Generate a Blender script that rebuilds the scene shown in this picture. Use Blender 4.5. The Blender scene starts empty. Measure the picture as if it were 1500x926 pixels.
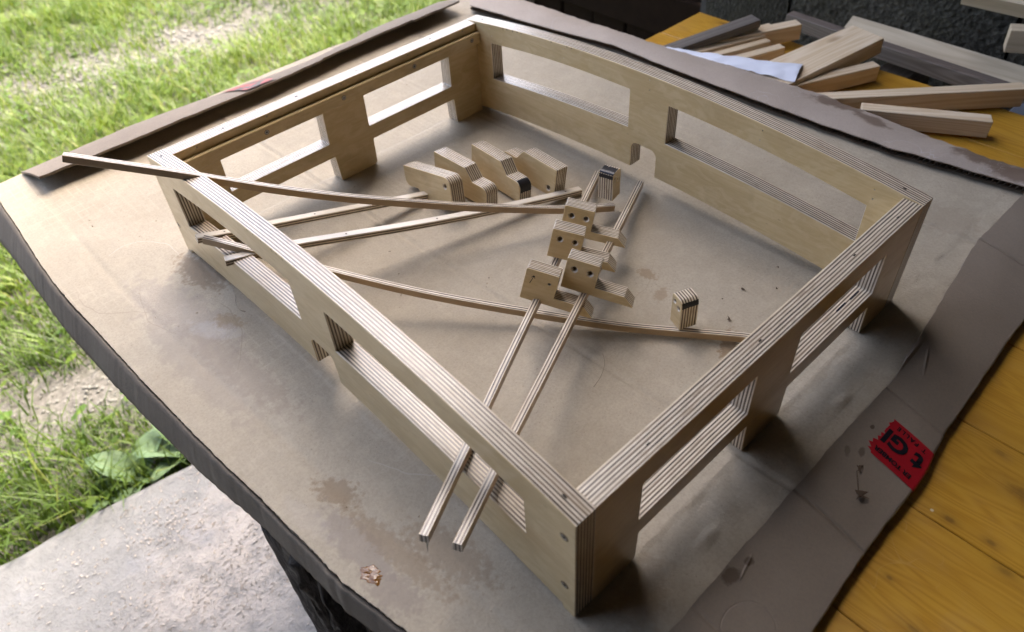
import bpy, bmesh, math, random
import numpy as np
from mathutils import Vector, Matrix, Euler, noise as mnoise
from mathutils.geometry import tessellate_polygon

random.seed(7); rng = np.random.default_rng(11)
sc = bpy.context.scene
COL = sc.collection
R = math.radians

# ------------------------------------------------------------------ camera
cam = bpy.data.cameras.new('camera'); co = bpy.data.objects.new('camera', cam); COL.objects.link(co)
co.location = (-0.17164, -0.15840, 0.51772)
co.rotation_euler = (0.8018, 0.0528, -0.7561)
cam.sensor_width = 36; cam.lens = 1115.6 / 1500 * 36
cam.clip_start = 0.01; cam.clip_end = 200
cam.dof.use_dof = True; cam.dof.focus_distance = 0.72; cam.dof.aperture_fstop = 7.0
sc.camera = co

# ------------------------------------------------------------------ light
SUN_EL, SUN_AZ = 60.0, 74.0       # degrees; azimuth clockwise from +Y towards +X
w = bpy.data.worlds.new('World'); sc.world = w; w.use_nodes = True
wn = w.node_tree
sky = wn.nodes.new('ShaderNodeTexSky'); sky.sky_type = 'NISHITA'; sky.sun_disc = False
sky.sun_elevation = R(SUN_EL); sky.sun_rotation = R(SUN_AZ); sky.air_density = 0.8; sky.dust_density = 6.5; sky.ozone_density = 0.6
wn.links.new(sky.outputs[0], wn.nodes['Background'].inputs['Color'])
wn.nodes['Background'].inputs['Strength'].default_value = 0.15
sl = bpy.data.lights.new('sun', 'SUN'); so = bpy.data.objects.new('sun', sl); COL.objects.link(so)
sl.energy = .85; sl.angle = R(10); sl.color = (1.0, 0.94, 0.82)
sdir = Vector((math.sin(R(SUN_AZ)) * math.cos(R(SUN_EL)), math.cos(R(SUN_AZ)) * math.cos(R(SUN_EL)), math.sin(R(SUN_EL))))
so.rotation_euler = sdir.to_track_quat('Z', 'Y').to_euler()
so.location = (2, 5, 6)
sc.view_settings.view_transform = 'Standard'; sc.view_settings.look = 'None'
sc.view_settings.gamma = 1; sc.view_settings.exposure = 2.85
sc.cycles.max_bounces = 8; sc.cycles.diffuse_bounces = 5

# ------------------------------------------------------------------ helpers
def link(o, parent=None):
    COL.objects.link(o)
    if parent is not None: o.parent = parent
    return o
def tag(o, label=None, cat=None, group=None, kind=None):
    if label: o['label'] = label
    if cat: o['category'] = cat
    if group: o['group'] = group
    if kind: o['kind'] = kind
    return o
def empty(name, loc=(0, 0, 0), rot=(0, 0, 0)):
    o = bpy.data.objects.new(name, None); o.location = loc; o.rotation_euler = rot; o.empty_display_size = .02
    return link(o)
def mesh_obj(name, verts, faces, mats, parent=None, fm=None, smooth=False, loc=None, rot=None, attrs=None):
    me = bpy.data.meshes.new(name); me.from_pydata(verts, [], faces)
    for m in (mats if isinstance(mats, (list, tuple)) else [mats]): me.materials.append(m)
    if fm is not None: me.polygons.foreach_set('material_index', fm)
    if smooth: me.polygons.foreach_set('use_smooth', [True] * len(me.polygons))
    if attrs is not None:
        a = me.attributes.new('uvw', 'FLOAT_VECTOR', 'POINT'); a.data.foreach_set('vector', np.array(attrs, dtype=np.float32).ravel())
    bm = bmesh.new(); bm.from_mesh(me); bmesh.ops.recalc_face_normals(bm, faces=bm.faces); bm.to_mesh(me); bm.free()
    me.update()
    o = bpy.data.objects.new(name, me)
    if loc is not None: o.location = loc
    if rot is not None: o.rotation_euler = rot
    return link(o, parent)
def roundpoly(pts):
    """pts: (x, z, radius); counter-clockwise"""
    out = []; n = len(pts)
    for i in range(n):
        x, z, r = pts[i]; p = Vector((x, z))
        if r <= 0: out.append((x, z)); continue
        a = Vector(pts[i - 1][:2]) - p; b = Vector(pts[(i + 1) % n][:2]) - p
        ang = a.angle(b); d = min(r / math.tan(ang / 2), a.length * .49, b.length * .49); rr = d * math.tan(ang / 2)
        a.normalize(); b.normalize()
        cdir = (a + b).normalized(); cpt = p + cdir * (rr / math.sin(ang / 2))
        s = p + a * d - cpt; e = p + b * d - cpt
        a0 = math.atan2(s.y, s.x); a1 = math.atan2(e.y, e.x); da = (a1 - a0 + math.pi) % (2 * math.pi) - math.pi
        k = 5
        for j in range(k + 1): t = a0 + da * j / k; out.append((cpt.x + rr * math.cos(t), cpt.y + rr * math.sin(t)))
    return out
def circle(cx, cz, r, n=12):   # clockwise -> hole
    return [(cx + r * math.cos(-2 * math.pi * i / n), cz + r * math.sin(-2 * math.pi * i / n)) for i in range(n)]
def inset(loop, c):
    n = len(loop); out = []
    for i in range(n):
        p = Vector(loop[i]); a = (p - Vector(loop[i - 1])); b = (Vector(loop[(i + 1) % n]) - p)
        if a.length < 1e-9: a = b
        if b.length < 1e-9: b = a
        na = Vector((-a.y, a.x)).normalized(); nb = Vector((-b.y, b.x)).normalized()
        nn = na + nb
        if nn.length < 1e-6: nn = na
        nn.normalize(); k = max(.5, nn.dot(na)); out.append(tuple(p + nn * (c / k)))
    return out
def extrude(outline, holes, t, ch=.0005, csk=None):
    """plate in local x-z, depth along +y; returns verts, faces, material index (0 face veneer, 1 edge), uvw"""
    loops = [outline] + holes; V = []; F = []; M = []; caps = [[], []]; base = []
    for li, lp in enumerate(loops):
        cf = ch; 
        if li > 0: cf = csk[li - 1] if csk else .0002
        rings = [(0, inset(lp, cf) if cf else lp), (max(cf, 1e-5), lp), (t - min(ch, cf), lp), (t, inset(lp, min(ch, cf)))]
        n = len(lp); b = len(V); base.append(b)
        for y, rg in rings:
            for x, z in rg: V.append((x, y, z))
        for k in range(3):
            for i in range(n):
                j = (i + 1) % n
                F.append((b + k * n + i, b + k * n + j, b + (k + 1) * n + j, b + (k + 1) * n + i))
                M.append(1 if k == 1 else (0 if li == 0 else 1))
    for side, ring in ((0, 0), (1, 3)):
        polys = []; idx = []
        for li, lp in enumerate(loops):
            n = len(lp); b = base[li] + ring * n
            polys.append([Vector((V[b + i][0], V[b + i][2], 0)) for i in range(n)]); idx += list(range(b, b + n))
        for tri in tessellate_polygon(polys):
            F.append(tuple(idx[q] for q in tri)); M.append(0)
    return V, F, M
def ply_obj(name, outline, holes, t, parent=None, loc=None, rot=None, ch=.0005, csk=None, mats=None, warp=None, ply0=0.0):
    V, F, M = extrude(outline, holes, t, ch, csk)
    U = [(x, y + ply0, z) for x, y, z in V]
    off = random.random() * 3
    U = [(u + off, v, q + off * .3) for u, v, q in U]
    if warp: V = [warp(*v) for v in V]
    return mesh_obj(name, V, F, mats or [M_VENEER, M_PLY], parent, M, loc=loc, rot=rot, attrs=U)
def box_geom(x0, x1, y0, y1, z0, z1, c=.0):
    V = []; F = []
    if c <= 0:
        V = [(x, y, z) for z in (z0, z1) for y in (y0, y1) for x in (x0, x1)]
        F = [(0, 1, 3, 2), (4, 5, 7, 6), (0, 1, 5, 4), (2, 3, 7, 6), (0, 2, 6, 4), (1, 3, 7, 5)]
        return V, F
    bm = bmesh.new(); bmesh.ops.create_cube(bm, size=1)
    for v in bm.verts: v.co = Vector(((x0 + x1) / 2 + v.co.x * (x1 - x0), (y0 + y1) / 2 + v.co.y * (y1 - y0), (z0 + z1) / 2 + v.co.z * (z1 - z0)))
    bmesh.ops.bevel(bm, geom=bm.edges[:], offset=c, segments=1, affect='EDGES')
    V = [tuple(v.co) for v in bm.verts]; bm.verts.index_update(); F = [tuple(v.index for v in f.verts) for f in bm.faces]; bm.free()
    return V, F
def bar(name, A, B, wid, hgt, mat, parent=None, c=.0008, twist=0, taper=0):
    """squared bar from A to B (centre line of its top face), local x along it"""
    A = Vector(A); B = Vector(B); d = B - A; L = d.length
    V, F = box_geom(0, L, -wid / 2, wid / 2, -hgt, 0, c)
    rz = math.atan2(d.y, d.x); ry = -math.asin(d.z / L)
    off = random.random() * 5
    U = [(x + off, y + off * .37, z) for x, y, z in V]
    return mesh_obj(name, V, F, mat, parent, loc=A, rot=Euler((twist, ry, rz)), attrs=U)

# ------------------------------------------------------------------ node helpers
class NB:
    def __init__(s, name):
        s.m = bpy.data.materials.new(name); s.m.use_nodes = True; s.t = s.m.node_tree; s.b = s.t.nodes['Principled BSDF']
    def n(s, typ, props=None, **inp):
        nd = s.t.nodes.new('ShaderNode' + typ)
        for k, v in (props or {}).items(): setattr(nd, k, v)
        for k, v in inp.items():
            key = int(k[1:]) if k[0] == '_' else k.replace('_', ' ')
            s.set(nd.inputs[key], v)
        return nd
    def set(s, sock, v):
        if hasattr(v, 'is_output') or isinstance(v, bpy.types.NodeSocket): s.t.links.new(v, sock)
        elif isinstance(v, bpy.types.Node): s.t.links.new(v.outputs[0], sock)
        elif isinstance(v, (tuple, list)) and len(v) == 3 and sock.type == 'RGBA': sock.default_value = (*v, 1)
        else: sock.default_value = v
    def math(s, op, a, b=0.0, c=None):
        nd = s.t.nodes.new('ShaderNodeMath'); nd.operation = op; s.set(nd.inputs[0], a); s.set(nd.inputs[1], b)
        if c is not None: s.set(nd.inputs[2], c)
        return nd.outputs[0]
    def attr(s, name='uvw'): return s.n('Attribute', {'attribute_name': name}).outputs['Vector']
    def obj(s): return s.n('TexCoord').outputs['Object']
    def map(s, vec, scale=(1, 1, 1), rot=(0, 0, 0), loc=(0, 0, 0)): return s.n('Mapping', None, Vector=vec, Scale=scale, Rotation=rot, Location=loc).outputs[0]
    def noise(s, vec, scale=5, detail=3, rough=.55, dist=0):
        return s.n('TexNoise', None, Vector=vec, Scale=scale, Detail=detail, Roughness=rough, Distortion=dist).outputs[0]
    def ramp(s, fac, *stops):
        nd = s.t.nodes.new('ShaderNodeValToRGB'); s.set(nd.inputs[0], fac); cr = nd.color_ramp
        while len(cr.elements) > 1: cr.elements.remove(cr.elements[-1])
        for i, (p, c) in enumerate(stops):
            e = cr.elements[0] if i == 0 else cr.elements.new(p)
            e.position = p; c = (c, c, c) if isinstance(c, (int, float)) else c; e.color = (*c, 1)
        return nd.outputs[0]
    def mix(s, fac, a, b, mode='MIX'):
        nd = s.t.nodes.new('ShaderNodeMix'); nd.data_type = 'RGBA'; nd.blend_type = mode
        s.set(nd.inputs[0], fac); s.set(nd.inputs[6], a); s.set(nd.inputs[7], b); return nd.outputs[2]
    def bump(s, h, dist=.001, strength=.5, normal=None):
        nd = s.t.nodes.new('ShaderNodeBump'); nd.inputs['Distance'].default_value = dist; s.set(nd.inputs['Strength'], strength); s.set(nd.inputs['Height'], h)
        if normal is not None: s.set(nd.inputs['Normal'], normal)
        return nd.outputs[0]
    def blob(s, vec, c, r, rot=0.0, soft=.35, jag=.5, nscale=60):
        """ragged elliptic mask (0..1) round c in the x-y plane of vec"""
        v = s.n('Mapping', {'vector_type': 'TEXTURE'}, Vector=vec, Location=(c[0], c[1], 0), Rotation=(0, 0, rot), Scale=(r[0], r[1], 1000)).outputs[0]
        ln = s.n('VectorMath', {'operation': 'LENGTH'}, _0=v).outputs['Value']
        nz = s.noise(vec, nscale, 4, .6)
        d = s.math('ADD', ln, s.math('MULTIPLY', s.math('SUBTRACT', nz, .5), jag * 2))
        mr = s.n('MapRange', {'interpolation_type': 'SMOOTHSTEP'}, Value=d, _1=1 - soft, _2=1.0, _3=1.0, _4=0.0)
        return mr.outputs[0]
    def out(s, color=None, rough=None, normal=None, spec=None, **kw):
        if color is not None: s.set(s.b.inputs['Base Color'], color)
        if rough is not None: s.set(s.b.inputs['Roughness'], rough)
        if normal is not None: s.set(s.b.inputs['Normal'], normal)
        if spec is not None: s.set(s.b.inputs['Specular IOR Level'], spec)
        for k, v in kw.items(): s.set(s.b.inputs[k.replace('_', ' ')], v)
        return s.m

def make_veneer(name='birch_veneer', tone=None):
    k = NB(name); v = k.attr()
    g = k.noise(k.map(v, (6, 40, 120)), 3, 5, .6, .4)
    big = k.noise(k.map(v, (5, 9, 14)), 1.6, 3, .5, .6)
    c = k.ramp(g, (.28, (.545, .395, .19)), (.52, (.62, .47, .245)), (.78, (.68, .535, .30)))
    c = k.mix(k.ramp(big, (.38, 0), (.66, .65)), c, (.47, .335, .16))
    st = k.noise(k.map(v, (30, 30, 300)), 4, 2, .6)
    c = k.mix(k.ramp(st, (.66, 0), (.74, .35)), c, (.36, .24, .12))
    fl = k.noise(k.map(v, (12, 1, 26)), 2.2, 4, .62, 1.6)
    c = k.mix(k.ramp(fl, (.46, 0), (.62, .45)), c, (.70, .56, .325))
    dt = k.noise(k.map(v, (18, 18, 18)), 1.5, 5, .7)
    c = k.mix(k.ramp(dt, (.55, 0), (.75, .35)), c, (.38, .28, .16))
    pk = k.n('TexVoronoi', None, Vector=k.map(v, (26, 26, 60)), Scale=1.0).outputs['Distance']
    c = k.mix(k.ramp(pk, (.03, .4), (.06, 0)), c, (.30, .20, .10))
    if tone: c = k.mix(.75, c, tone)
    return k.out(c, k.ramp(big, (.3, .30), (.7, .42)), k.bump(g, .0003, .12), .5, Coat_Weight=.5, Coat_Roughness=.25)
def make_ply():
    k = NB('birch_ply_edge'); v = k.attr(); sep = k.n('SeparateXYZ', None, _0=v)
    wob = k.math('MULTIPLY', k.math('SUBTRACT', k.noise(k.map(v, (25, 5, 25)), 1.0, 2), .5), .0007)
    p = k.math('DIVIDE', k.math('ADD', sep.outputs[1], wob), .0027692)     # one light plus one dark ply
    f = k.math('FRACT', k.math('ADD', p, .02))
    tri = k.math('ABSOLUTE', k.math('SUBTRACT', f, .25))
    tri = k.math('MINIMUM', tri, k.math('SUBTRACT', 1.0, tri))
    tri = k.math('ADD', tri, k.math('MULTIPLY', k.math('SUBTRACT', k.noise(k.map(v, (4, 240, 4)), 1.0, 2), .5), .26))             # distance from the light ply's middle
    grain = k.noise(k.map(v, (26, 140, 26)), 3, 3, .6)
    fine = k.noise(k.map(v, (14, 900, 14)), 5, 3, .6)
    light = k.ramp(grain, (.25, (.62, .52, .37)), (.6, (.76, .67, .52)))
    dark = k.ramp(grain, (.3, (.048, .029, .017)), (.65, (.115, .073, .044)), (.85, (.24, .165, .105)))
    m = k.n('MapRange', {'interpolation_type': 'SMOOTHSTEP'}, Value=tri, _1=.19, _2=.32, _3=0.0, _4=1.0).outputs[0]
    c = k.mix(m, light, dark)
    sm = k.noise(k.map(v, (16, 120, 16)), 3, 3, .6)
    c = k.mix(k.ramp(sm, (.58, 0), (.70, .55)), c, (.27, .185, .115))
    lm = k.noise(k.map(v, (7, 420, 7)), 1.2, 2, .5)
    c = k.mix(k.ramp(lm, (.45, 0), (.7, .45)), c, (.40, .29, .18))
    h = k.math('ADD', k.math('MULTIPLY', m, -.6), k.math('MULTIPLY', grain, .6))
    return k.out(c, k.ramp(fine, (.3, .26), (.7, .42)), k.bump(grain, .0002, .2), .55, Coat_Weight=.3, Coat_Roughness=.25)
M_VENEER = make_veneer(); M_PLY = make_ply(); M_SHEEN_VENEER = make_veneer('sky_sheen_veneer', (.66, .60, .50)); M_SHADE_VENEER = make_veneer('shaded_veneer', (.33, .215, .12))  # slat tones: pale one paints in sky sheen, brown one the shaded sides

def kraft(name, base, dark, stains=False, ribs=True):
    k = NB(name); v = k.obj()
    fib = k.noise(v, 420, 4, .7); mot = k.noise(v, 9, 4, .6); mid = k.noise(v, 55, 3, .6)
    c = k.mix(k.ramp(mot, (.35, 0), (.7, 1)), base, dark)
    c = k.mix(k.math('MULTIPLY', k.ramp(fib, (.4, 0), (.68, 1)), .42), c, tuple(q * .60 for q in base))
    sk = k.n('TexVoronoi', None, Vector=v, Scale=230).outputs['Distance']
    c = k.mix(k.math('MULTIPLY', k.ramp(sk, (.10, 1), (.17, 0)), k.ramp(k.noise(v, 30, 2), (.5, 0), (.6, .5))), c, tuple(q * .45 for q in base))
    c = k.mix(k.math('MULTIPLY', k.ramp(mid, (.5, 0), (.75, 1)), .25), c, tuple(min(1, q * 1.22) for q in base))
    rough = .74
    if stains:
        # fine pressed grid of the flutes and the paper machine, clearest where the board is worn
        sp_ = k.n('SeparateXYZ', None, _0=v)
        jx = k.math('ADD', sp_.outputs[0], k.math('MULTIPLY', k.noise(v, 3, 1), .01))
        lx = k.math('POWER', k.math('ABSOLUTE', k.math('SINE', k.math('MULTIPLY', jx, math.pi / .0105))), 40)
        ly = k.math('POWER', k.math('ABSOLUTE', k.math('SINE', k.math('MULTIPLY', sp_.outputs[1], math.pi / .0145))), 40)
        gm = k.math('MULTIPLY', k.math('MAXIMUM', lx, ly), k.math('MULTIPLY', k.ramp(k.noise(v, 4.5, 3), (.42, 0), (.6, 1)), k.ramp(k.noise(v, 40, 2), (.35, .2), (.6, 1))))
        gm = k.math('MULTIPLY', gm, k.ramp(sp_.outputs[0], (0.0, 1), (.06, .35)))
        gm = k.math('MULTIPLY', gm, k.ramp(k.math('ADD', sp_.outputs[1], .1), (.10, .25), (.16, 1)))
        c = k.mix(k.math('MULTIPLY', gm, .26), c, tuple(q * 1.35 for q in base))
        # dried glue smears, damp marks and torn paper, each with its own outline
        for cc, r, rot, col, a, ns in [((-.052, .50), (.030, .10), .15, (.30, .255, .21), .5, 45), ((-.075, .42), (.022, .13), .05, (.31, .26, .205), .5, 40),
                ((-.008, .545), (.022, .05), .1, (.23, .165, .10), .75, 70), ((-.05, .385), (.02, .10), .12, (.29, .235, .18), .5, 60),
                ((-.025, .45), (.012, .02), .4, (.28, .2, .11), .6, 90), ((-.060, .205), (.014, .026), .3, (.24, .17, .10), .7, 90),
                ((-.075, .155), (.016, .055), .06, (.27, .225, .19), .55, 60), ((-.057, .13), (.012, .07), .1, (.26, .19, .12), .55, 80),
                ((-.030, .10), (.020, .05), .2, (.25, .18, .11), .5, 80), ((-.078, .105), (.016, .03), .2, (.27, .22, .18), .5, 90),
                ((.285, .075), (.030, .010), .5, (.24, .16, .085), .75, 110), ((.385, .330), (.018, .010), .3, (.27, .2, .12), .6, 120),
                ((.315, .195), (.008, .014), 0, (.26, .18, .1), .6, 150), ((.30, .165), (.012, .008), .4, (.27, .19, .11), .55, 150),
                ((.60, .02), (.03, .04), .3, (.3, .24, .17), .35, 60), ((.05, -.02), (.04, .02), .4, (.30, .23, .15), .4, 60)]:
            c = k.mix(k.math('MULTIPLY', k.blob(v, cc, r, rot, .45, .95, ns * 2.2), a * .95), c, col)
        for cc, r, rot, a in [((-.045, .455), (.012, .03), .3, .55), ((-.03, .44), (.01, .02), .2, .5), ((-.09, .2), (.012, .04), .1, .25)]:
            c = k.mix(k.math('MULTIPLY', k.blob(v, cc, r, rot, .6, .8, 90), a * .6), c, (.50, .46, .43))
        glos = k.blob(v, (-.06, .42), (.045, .2), .08, .6, .5, 30)
        rough = k.math('SUBTRACT', .66, k.math('MULTIPLY', glos, .16))
        # scuffs: curved scratches dragged over the sheet
        for cc, r, hl, col, a in [((-.035, .600), .085, (-.10, .56), (.27, .225, .17), .55), ((.02, .52), .10, (-.08, .53), (.28, .23, .17), .5), ((-.13, .46), .11, (-.03, .43), (.26, .21, .15), .5), ((-.06, .60), .05, (-.03, .64), (.56, .50, .42), .5), ((.10, .25), .13, (.0, .17), (.56, .50, .42), .35), ((.26, .30), .12, (.30, .18), (.30, .24, .17), .4)]:
            dv = k.n('VectorMath', {'operation': 'DISTANCE'}, _0=k.map(v, (1, 1, 0)), _1=(cc[0], cc[1], 0)).outputs['Value']
            dv = k.math('ADD', dv, k.math('MULTIPLY', k.math('SUBTRACT', k.noise(v, 18, 2), .5), .02))
            ln2 = k.math('ABSOLUTE', k.math('SUBTRACT', dv, r))
            msk = k.math('MULTIPLY', k.ramp(k.math('MULTIPLY', ln2, 100), (.02, 1), (.07, 0)), k.blob(v, hl, (.05, .07), 0, .5, .3, 25))
            c = k.mix(k.math('MULTIPLY', msk, a), c, col)
        wv = k.noise(k.map(v, (1, 1, 1)), 14, 2, .5, 1.5)
        ln = k.math('ABSOLUTE', k.math('SUBTRACT', wv, .5))
        c = k.mix(k.math('MULTIPLY', k.math('MULTIPLY', k.ramp(ln, (0.0, 1), (.006, 0)), k.ramp(k.noise(v, 6, 2), (.5, 0), (.56, 1))), .35), c, dark)
    h = fib
    if ribs:
        sep = k.n('SeparateXYZ', None, _0=v)
        rx = k.math('SINE', k.math('MULTIPLY', sep.outputs[0], 2 * math.pi / .0072))
        gy = k.math('POWER', k.math('ABSOLUTE', k.math('SINE', k.math('MULTIPLY', sep.outputs[1], math.pi / .014))), 18)
        amt = k.ramp(k.noise(v, 5, 3), (.4, .1), (.65, 1))
        h = k.math('ADD', h, k.math('MULTIPLY', k.math('ADD', k.math('MULTIPLY', rx, .10), k.math('MULTIPLY', gy, -.2)), amt))
    h = k.math('ADD', h, k.math('MULTIPLY', mid, 1.2))
    return k.out(c, rough, k.bump(h, .0006, .75), .20)
M_KRAFT = kraft('kraft_board_inside', (.45, .385, .285), (.385, .325, .235), stains=True)
M_LINER = kraft('kraft_board_outside', (.225, .185, .145), (.19, .155, .12), ribs=False)
def make_strip_liner():
    k = NB('kraft_board_torn_strip'); v = k.obj()
    fib = k.noise(v, 420, 4, .7); mot = k.noise(v, 12, 4, .6)
    c = k.mix(k.ramp(mot, (.35, 0), (.7, 1)), (.41, .338, .272), (.365, .298, .236))
    c = k.mix(k.math('MULTIPLY', k.ramp(fib, (.4, 0), (.68, 1)), .25), c, (.21, .18, .155))
    for cc, r, rot, a in [((.727, .225), (.020, .045), .2, .85), ((.715, .17), (.014, .032), -.2, .85), ((.722, .03), (.024, .05), .1, .9), ((.712, -.005), (.02, .035), .3, .9), ((.735, -.03), (.02, .03), 0, .6)]:
        c = k.mix(k.math('MULTIPLY', k.blob(v, cc, r, rot, .5, .7, 70), a), c, (.155, .105, .072))
    cr = k.math('ABSOLUTE', k.math('SUBTRACT', k.noise(v, 22, 2, .5, 1.0), .5))
    c = k.mix(k.math('MULTIPLY', k.ramp(cr, (0, 1), (.008, 0)), k.ramp(k.noise(v, 8), (.5, 0), (.58, .5))), c, (.5, .45, .42))
    return k.out(c, .6, k.bump(k.math('ADD', fib, k.math('MULTIPLY', k.noise(v, 60), 1.5)), .0005, .4), .35)
M_STRIP = make_strip_liner()
def simple(name, col, rough=.6, nscale=80, var=.3, spec=.4, bd=.0005, bs=.4, metal=0):
    k = NB(name); v = k.obj(); n1 = k.noise(v, nscale, 4, .65)
    c = k.mix(n1, tuple(q * (1 - var) for q in col), tuple(min(1, q * (1 + var)) for q in col))
    return k.out(c, rough, k.bump(n1, bd, bs), spec, Metallic=metal)
M_CORR = simple('corrugated_core', (.17, .125, .085), .8, 300, .4)
M_METAL = simple('screw_steel', (.32, .31, .29), .35, 400, .3, metal=1)
M_HOLE = simple('hole_shade', (.02, .016, .012), .8, 200, .2)  # near-black colour stands in for the shade inside small holes
M_INK = simple('black_marker', (.012, .012, .016), .32, 200, .3)

def make_pine(name, a, b, lateral=140, rough=.5, knots=(), dirt=0.0, ringscale=1.0):
    k = NB(name); v = k.attr()
    q = k.map(v, (1.1, 22 * ringscale, 22 * ringscale))
    base = k.noise(q, 1.0, 2, .5, .3)
    rings = k.math('SINE', k.math('MULTIPLY', base, lateral))
    fine = k.noise(k.map(v, (9, 260, 260)), 2, 4, .6)
    f = k.math('ADD', k.math('MULTIPLY', rings, .28), k.math('MULTIPLY', fine, .9))
    c = k.ramp(f, (.15, a), (.8, b))
    if dirt:
        c = k.mix(k.math('MULTIPLY', k.ramp(k.noise(k.map(v, (4, 30, 30)), 2, 4), (.42, 0), (.7, 1)), dirt), c, (.10, .09, .08))
    kn = k.n('TexVoronoi', None, Vector=k.map(v, (6, 14, 14)), Scale=1.1).outputs['Distance']
    c = k.mix(k.ramp(kn, (.06, .8), (.13, 0)), c, (b[0] * .5, b[1] * .38, b[2] * .28))
    return k.out(c, rough, k.bump(fine, .0004, .3), .35)
M_PINE = make_pine('planed_pine', (.75, .61, .43), (.63, .47, .285))
M_GREYWOOD = make_pine('grey_weathered_wood', (.17, .145, .12), (.105, .088, .072), dirt=.5)
M_PALEPLANK = make_pine('pale_old_plank', (.60, .49, .33), (.49, .385, .25), dirt=.12, lateral=60)
M_BROWNWOOD = make_pine('brown_old_timber', (.21, .165, .13), (.13, .10, .078), dirt=.5)

def make_tabletop():
    k = NB('orange_lacquered_pine'); v = k.attr()
    q = k.map(v, (24, 1.4, 24))
    warp = k.noise(k.map(v, (16, 7, 16)), 1, 2)
    base = k.noise(q, 1.0, 2, .5, .25)
    rings = k.math('SINE', k.math('MULTIPLY', k.math('ADD', base, k.math('MULTIPLY', warp, .25)), 150))
    fine = k.noise(k.map(v, (330, 8, 330)), 2, 4, .6)
    f = k.math('ADD', k.math('MULTIPLY', rings, .22), k.math('MULTIPLY', fine, .8))
    c = k.ramp(f, (.05, (.58, .315, .036)), (.5, (.51, .258, .024)), (.85, (.40, .185, .016)))
    big = k.noise(k.map(v, (9, 3, 9)), 1.3, 3)
    c = k.mix(k.ramp(big, (.35, 0), (.7, .5)), c, (.42, .215, .026))
    o = k.obj()
    for cc, r, a in [((.271, -.143), (.0035, .006), .9), ((.273, -.173), (.003, .005), .8), ((.257, -.19), (.0035, .006), .7), ((.332, -.175), (.008, .016), .75), ((.194, -.134), (.002, .003), .8), ((.17, -.165), (.003, .008), .7), ((.36, -.145), (.003, .006), .6), ((.905, .52), (.005, .01), .8), ((.86, .14), (.004, .007), .6)]:
        v2 = k.n('Mapping', {'vector_type': 'TEXTURE'}, Vector=o, Location=(cc[0], cc[1], 0), Scale=(r[0], r[1], 1000)).outputs[0]
        ln = k.n('VectorMath', {'operation': 'LENGTH'}, _0=v2).outputs['Value']
        ln = k.math('ADD', ln, k.math('MULTIPLY', k.math('SUBTRACT', k.noise(o, 160, 3), .5), .9))
        c = k.mix(k.math('MULTIPLY', k.ramp(k.math('DIVIDE', ln, 4), (.10, .8), (.24, .35), (.5, .1), (.9, 0)), a), c, (.13, .058, .016))
    # scratches and chips through the lacquer
    sw = k.math('ABSOLUTE', k.math('SUBTRACT', k.noise(o, 16, 1, .5, 2.0), .5))
    sm = k.math('MULTIPLY', k.ramp(sw, (0, 1), (.005, 0)), k.ramp(k.noise(o, 9, 2), (.52, 0), (.6, 1)))
    c = k.mix(k.math('MULTIPLY', sm, .22), c, (.70, .48, .16))
    sp = k.n('TexVoronoi', None, Vector=k.map(o, (1, 1, 0)), Scale=60).outputs['Distance']
    spm = k.math('MULTIPLY', k.ramp(sp, (.07, 1), (.10, 0)), k.ramp(k.noise(o, 14, 2), (.55, 0), (.6, 1)))
    c = k.mix(spm, c, (.72, .60, .40))
    dust = k.noise(o, 25, 4, .7)
    c = k.mix(k.math('MULTIPLY', k.ramp(dust, (.5, 0), (.75, 1)), .14), c, (.50, .34, .14))
    return k.out(c, k.ramp(dust, (.35, .30), (.7, .5)), k.bump(k.math('ADD', fine, k.math('MULTIPLY', sm, -.5)), .0005, .3), .5)
M_TABLE = make_tabletop()

# ------------------------------------------------------------------ setting: ground, floor, barn
FLOOR = -0.75; GROUND = -0.80
def make_soil():
    k = NB('soil'); v = k.obj(); n1 = k.noise(v, 6, 5, .65); n2 = k.noise(v, 70, 5, .7)
    c = k.ramp(n2, (.3, (.062, .056, .046)), (.52, (.125, .115, .098)), (.75, (.21, .198, .175)))
    c = k.mix(k.math('MULTIPLY', k.ramp(n1, (.48, 0), (.66, 1)), .4), c, (.075, .08, .04))
    sp = k.n('TexVoronoi', None, Vector=v, Scale=90).outputs['Distance']
    c = k.mix(k.ramp(sp, (.10, .9), (.16, 0)), c, (.30, .275, .235))
    return k.out(c, .9, k.bump(k.math('ADD', n2, n1), .01, .6), .2)
def make_concrete():
    k = NB('concrete'); v = k.obj(); n1 = k.noise(v, 5, 5, .6); n2 = k.noise(v, 140, 4, .7); n3 = k.noise(v, 26, 5, .7)
    c = k.ramp(n3, (.3, (.165, .163, .156)), (.7, (.235, .231, .221)))
    c = k.mix(k.math('MULTIPLY', k.ramp(n2, (.45, 0), (.7, 1)), .35), c, (.23, .225, .21))
    dust = k.math('MULTIPLY', k.blob(v, (-.10, .72), (.34, .24), .2, .8, .5, 6), k.ramp(n3, (.36, .25), (.58, 1)))
    c = k.mix(dust, c, (.37, .338, .30))
    st = k.noise(v, 11, 3, .5)
    c = k.mix(k.ramp(st, (.62, 0), (.72, .4)), c, (.24, .245, .26))
    return k.out(c, .85, k.bump(k.math('ADD', k.math('MULTIPLY', n2, .6), k.math('MULTIPLY', n3, 1.6)), .006, .8), .2)
M_SOIL = make_soil(); M_CONC = make_concrete()
n = 90
gx = np.linspace(0, 1, n); 
def spread(a, lo, hi): return lo + (hi - lo) * a
V = []; F = []
xs = np.concatenate([np.linspace(-60, -2, 12)[:-1], np.linspace(-2, 5, 90), np.linspace(5, 60, 12)[1:]]); ys = np.concatenate([np.linspace(-60, .9, 6)[:-1], np.linspace(.9, 7, 90), np.linspace(7, 60, 12)[1:]])
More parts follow.
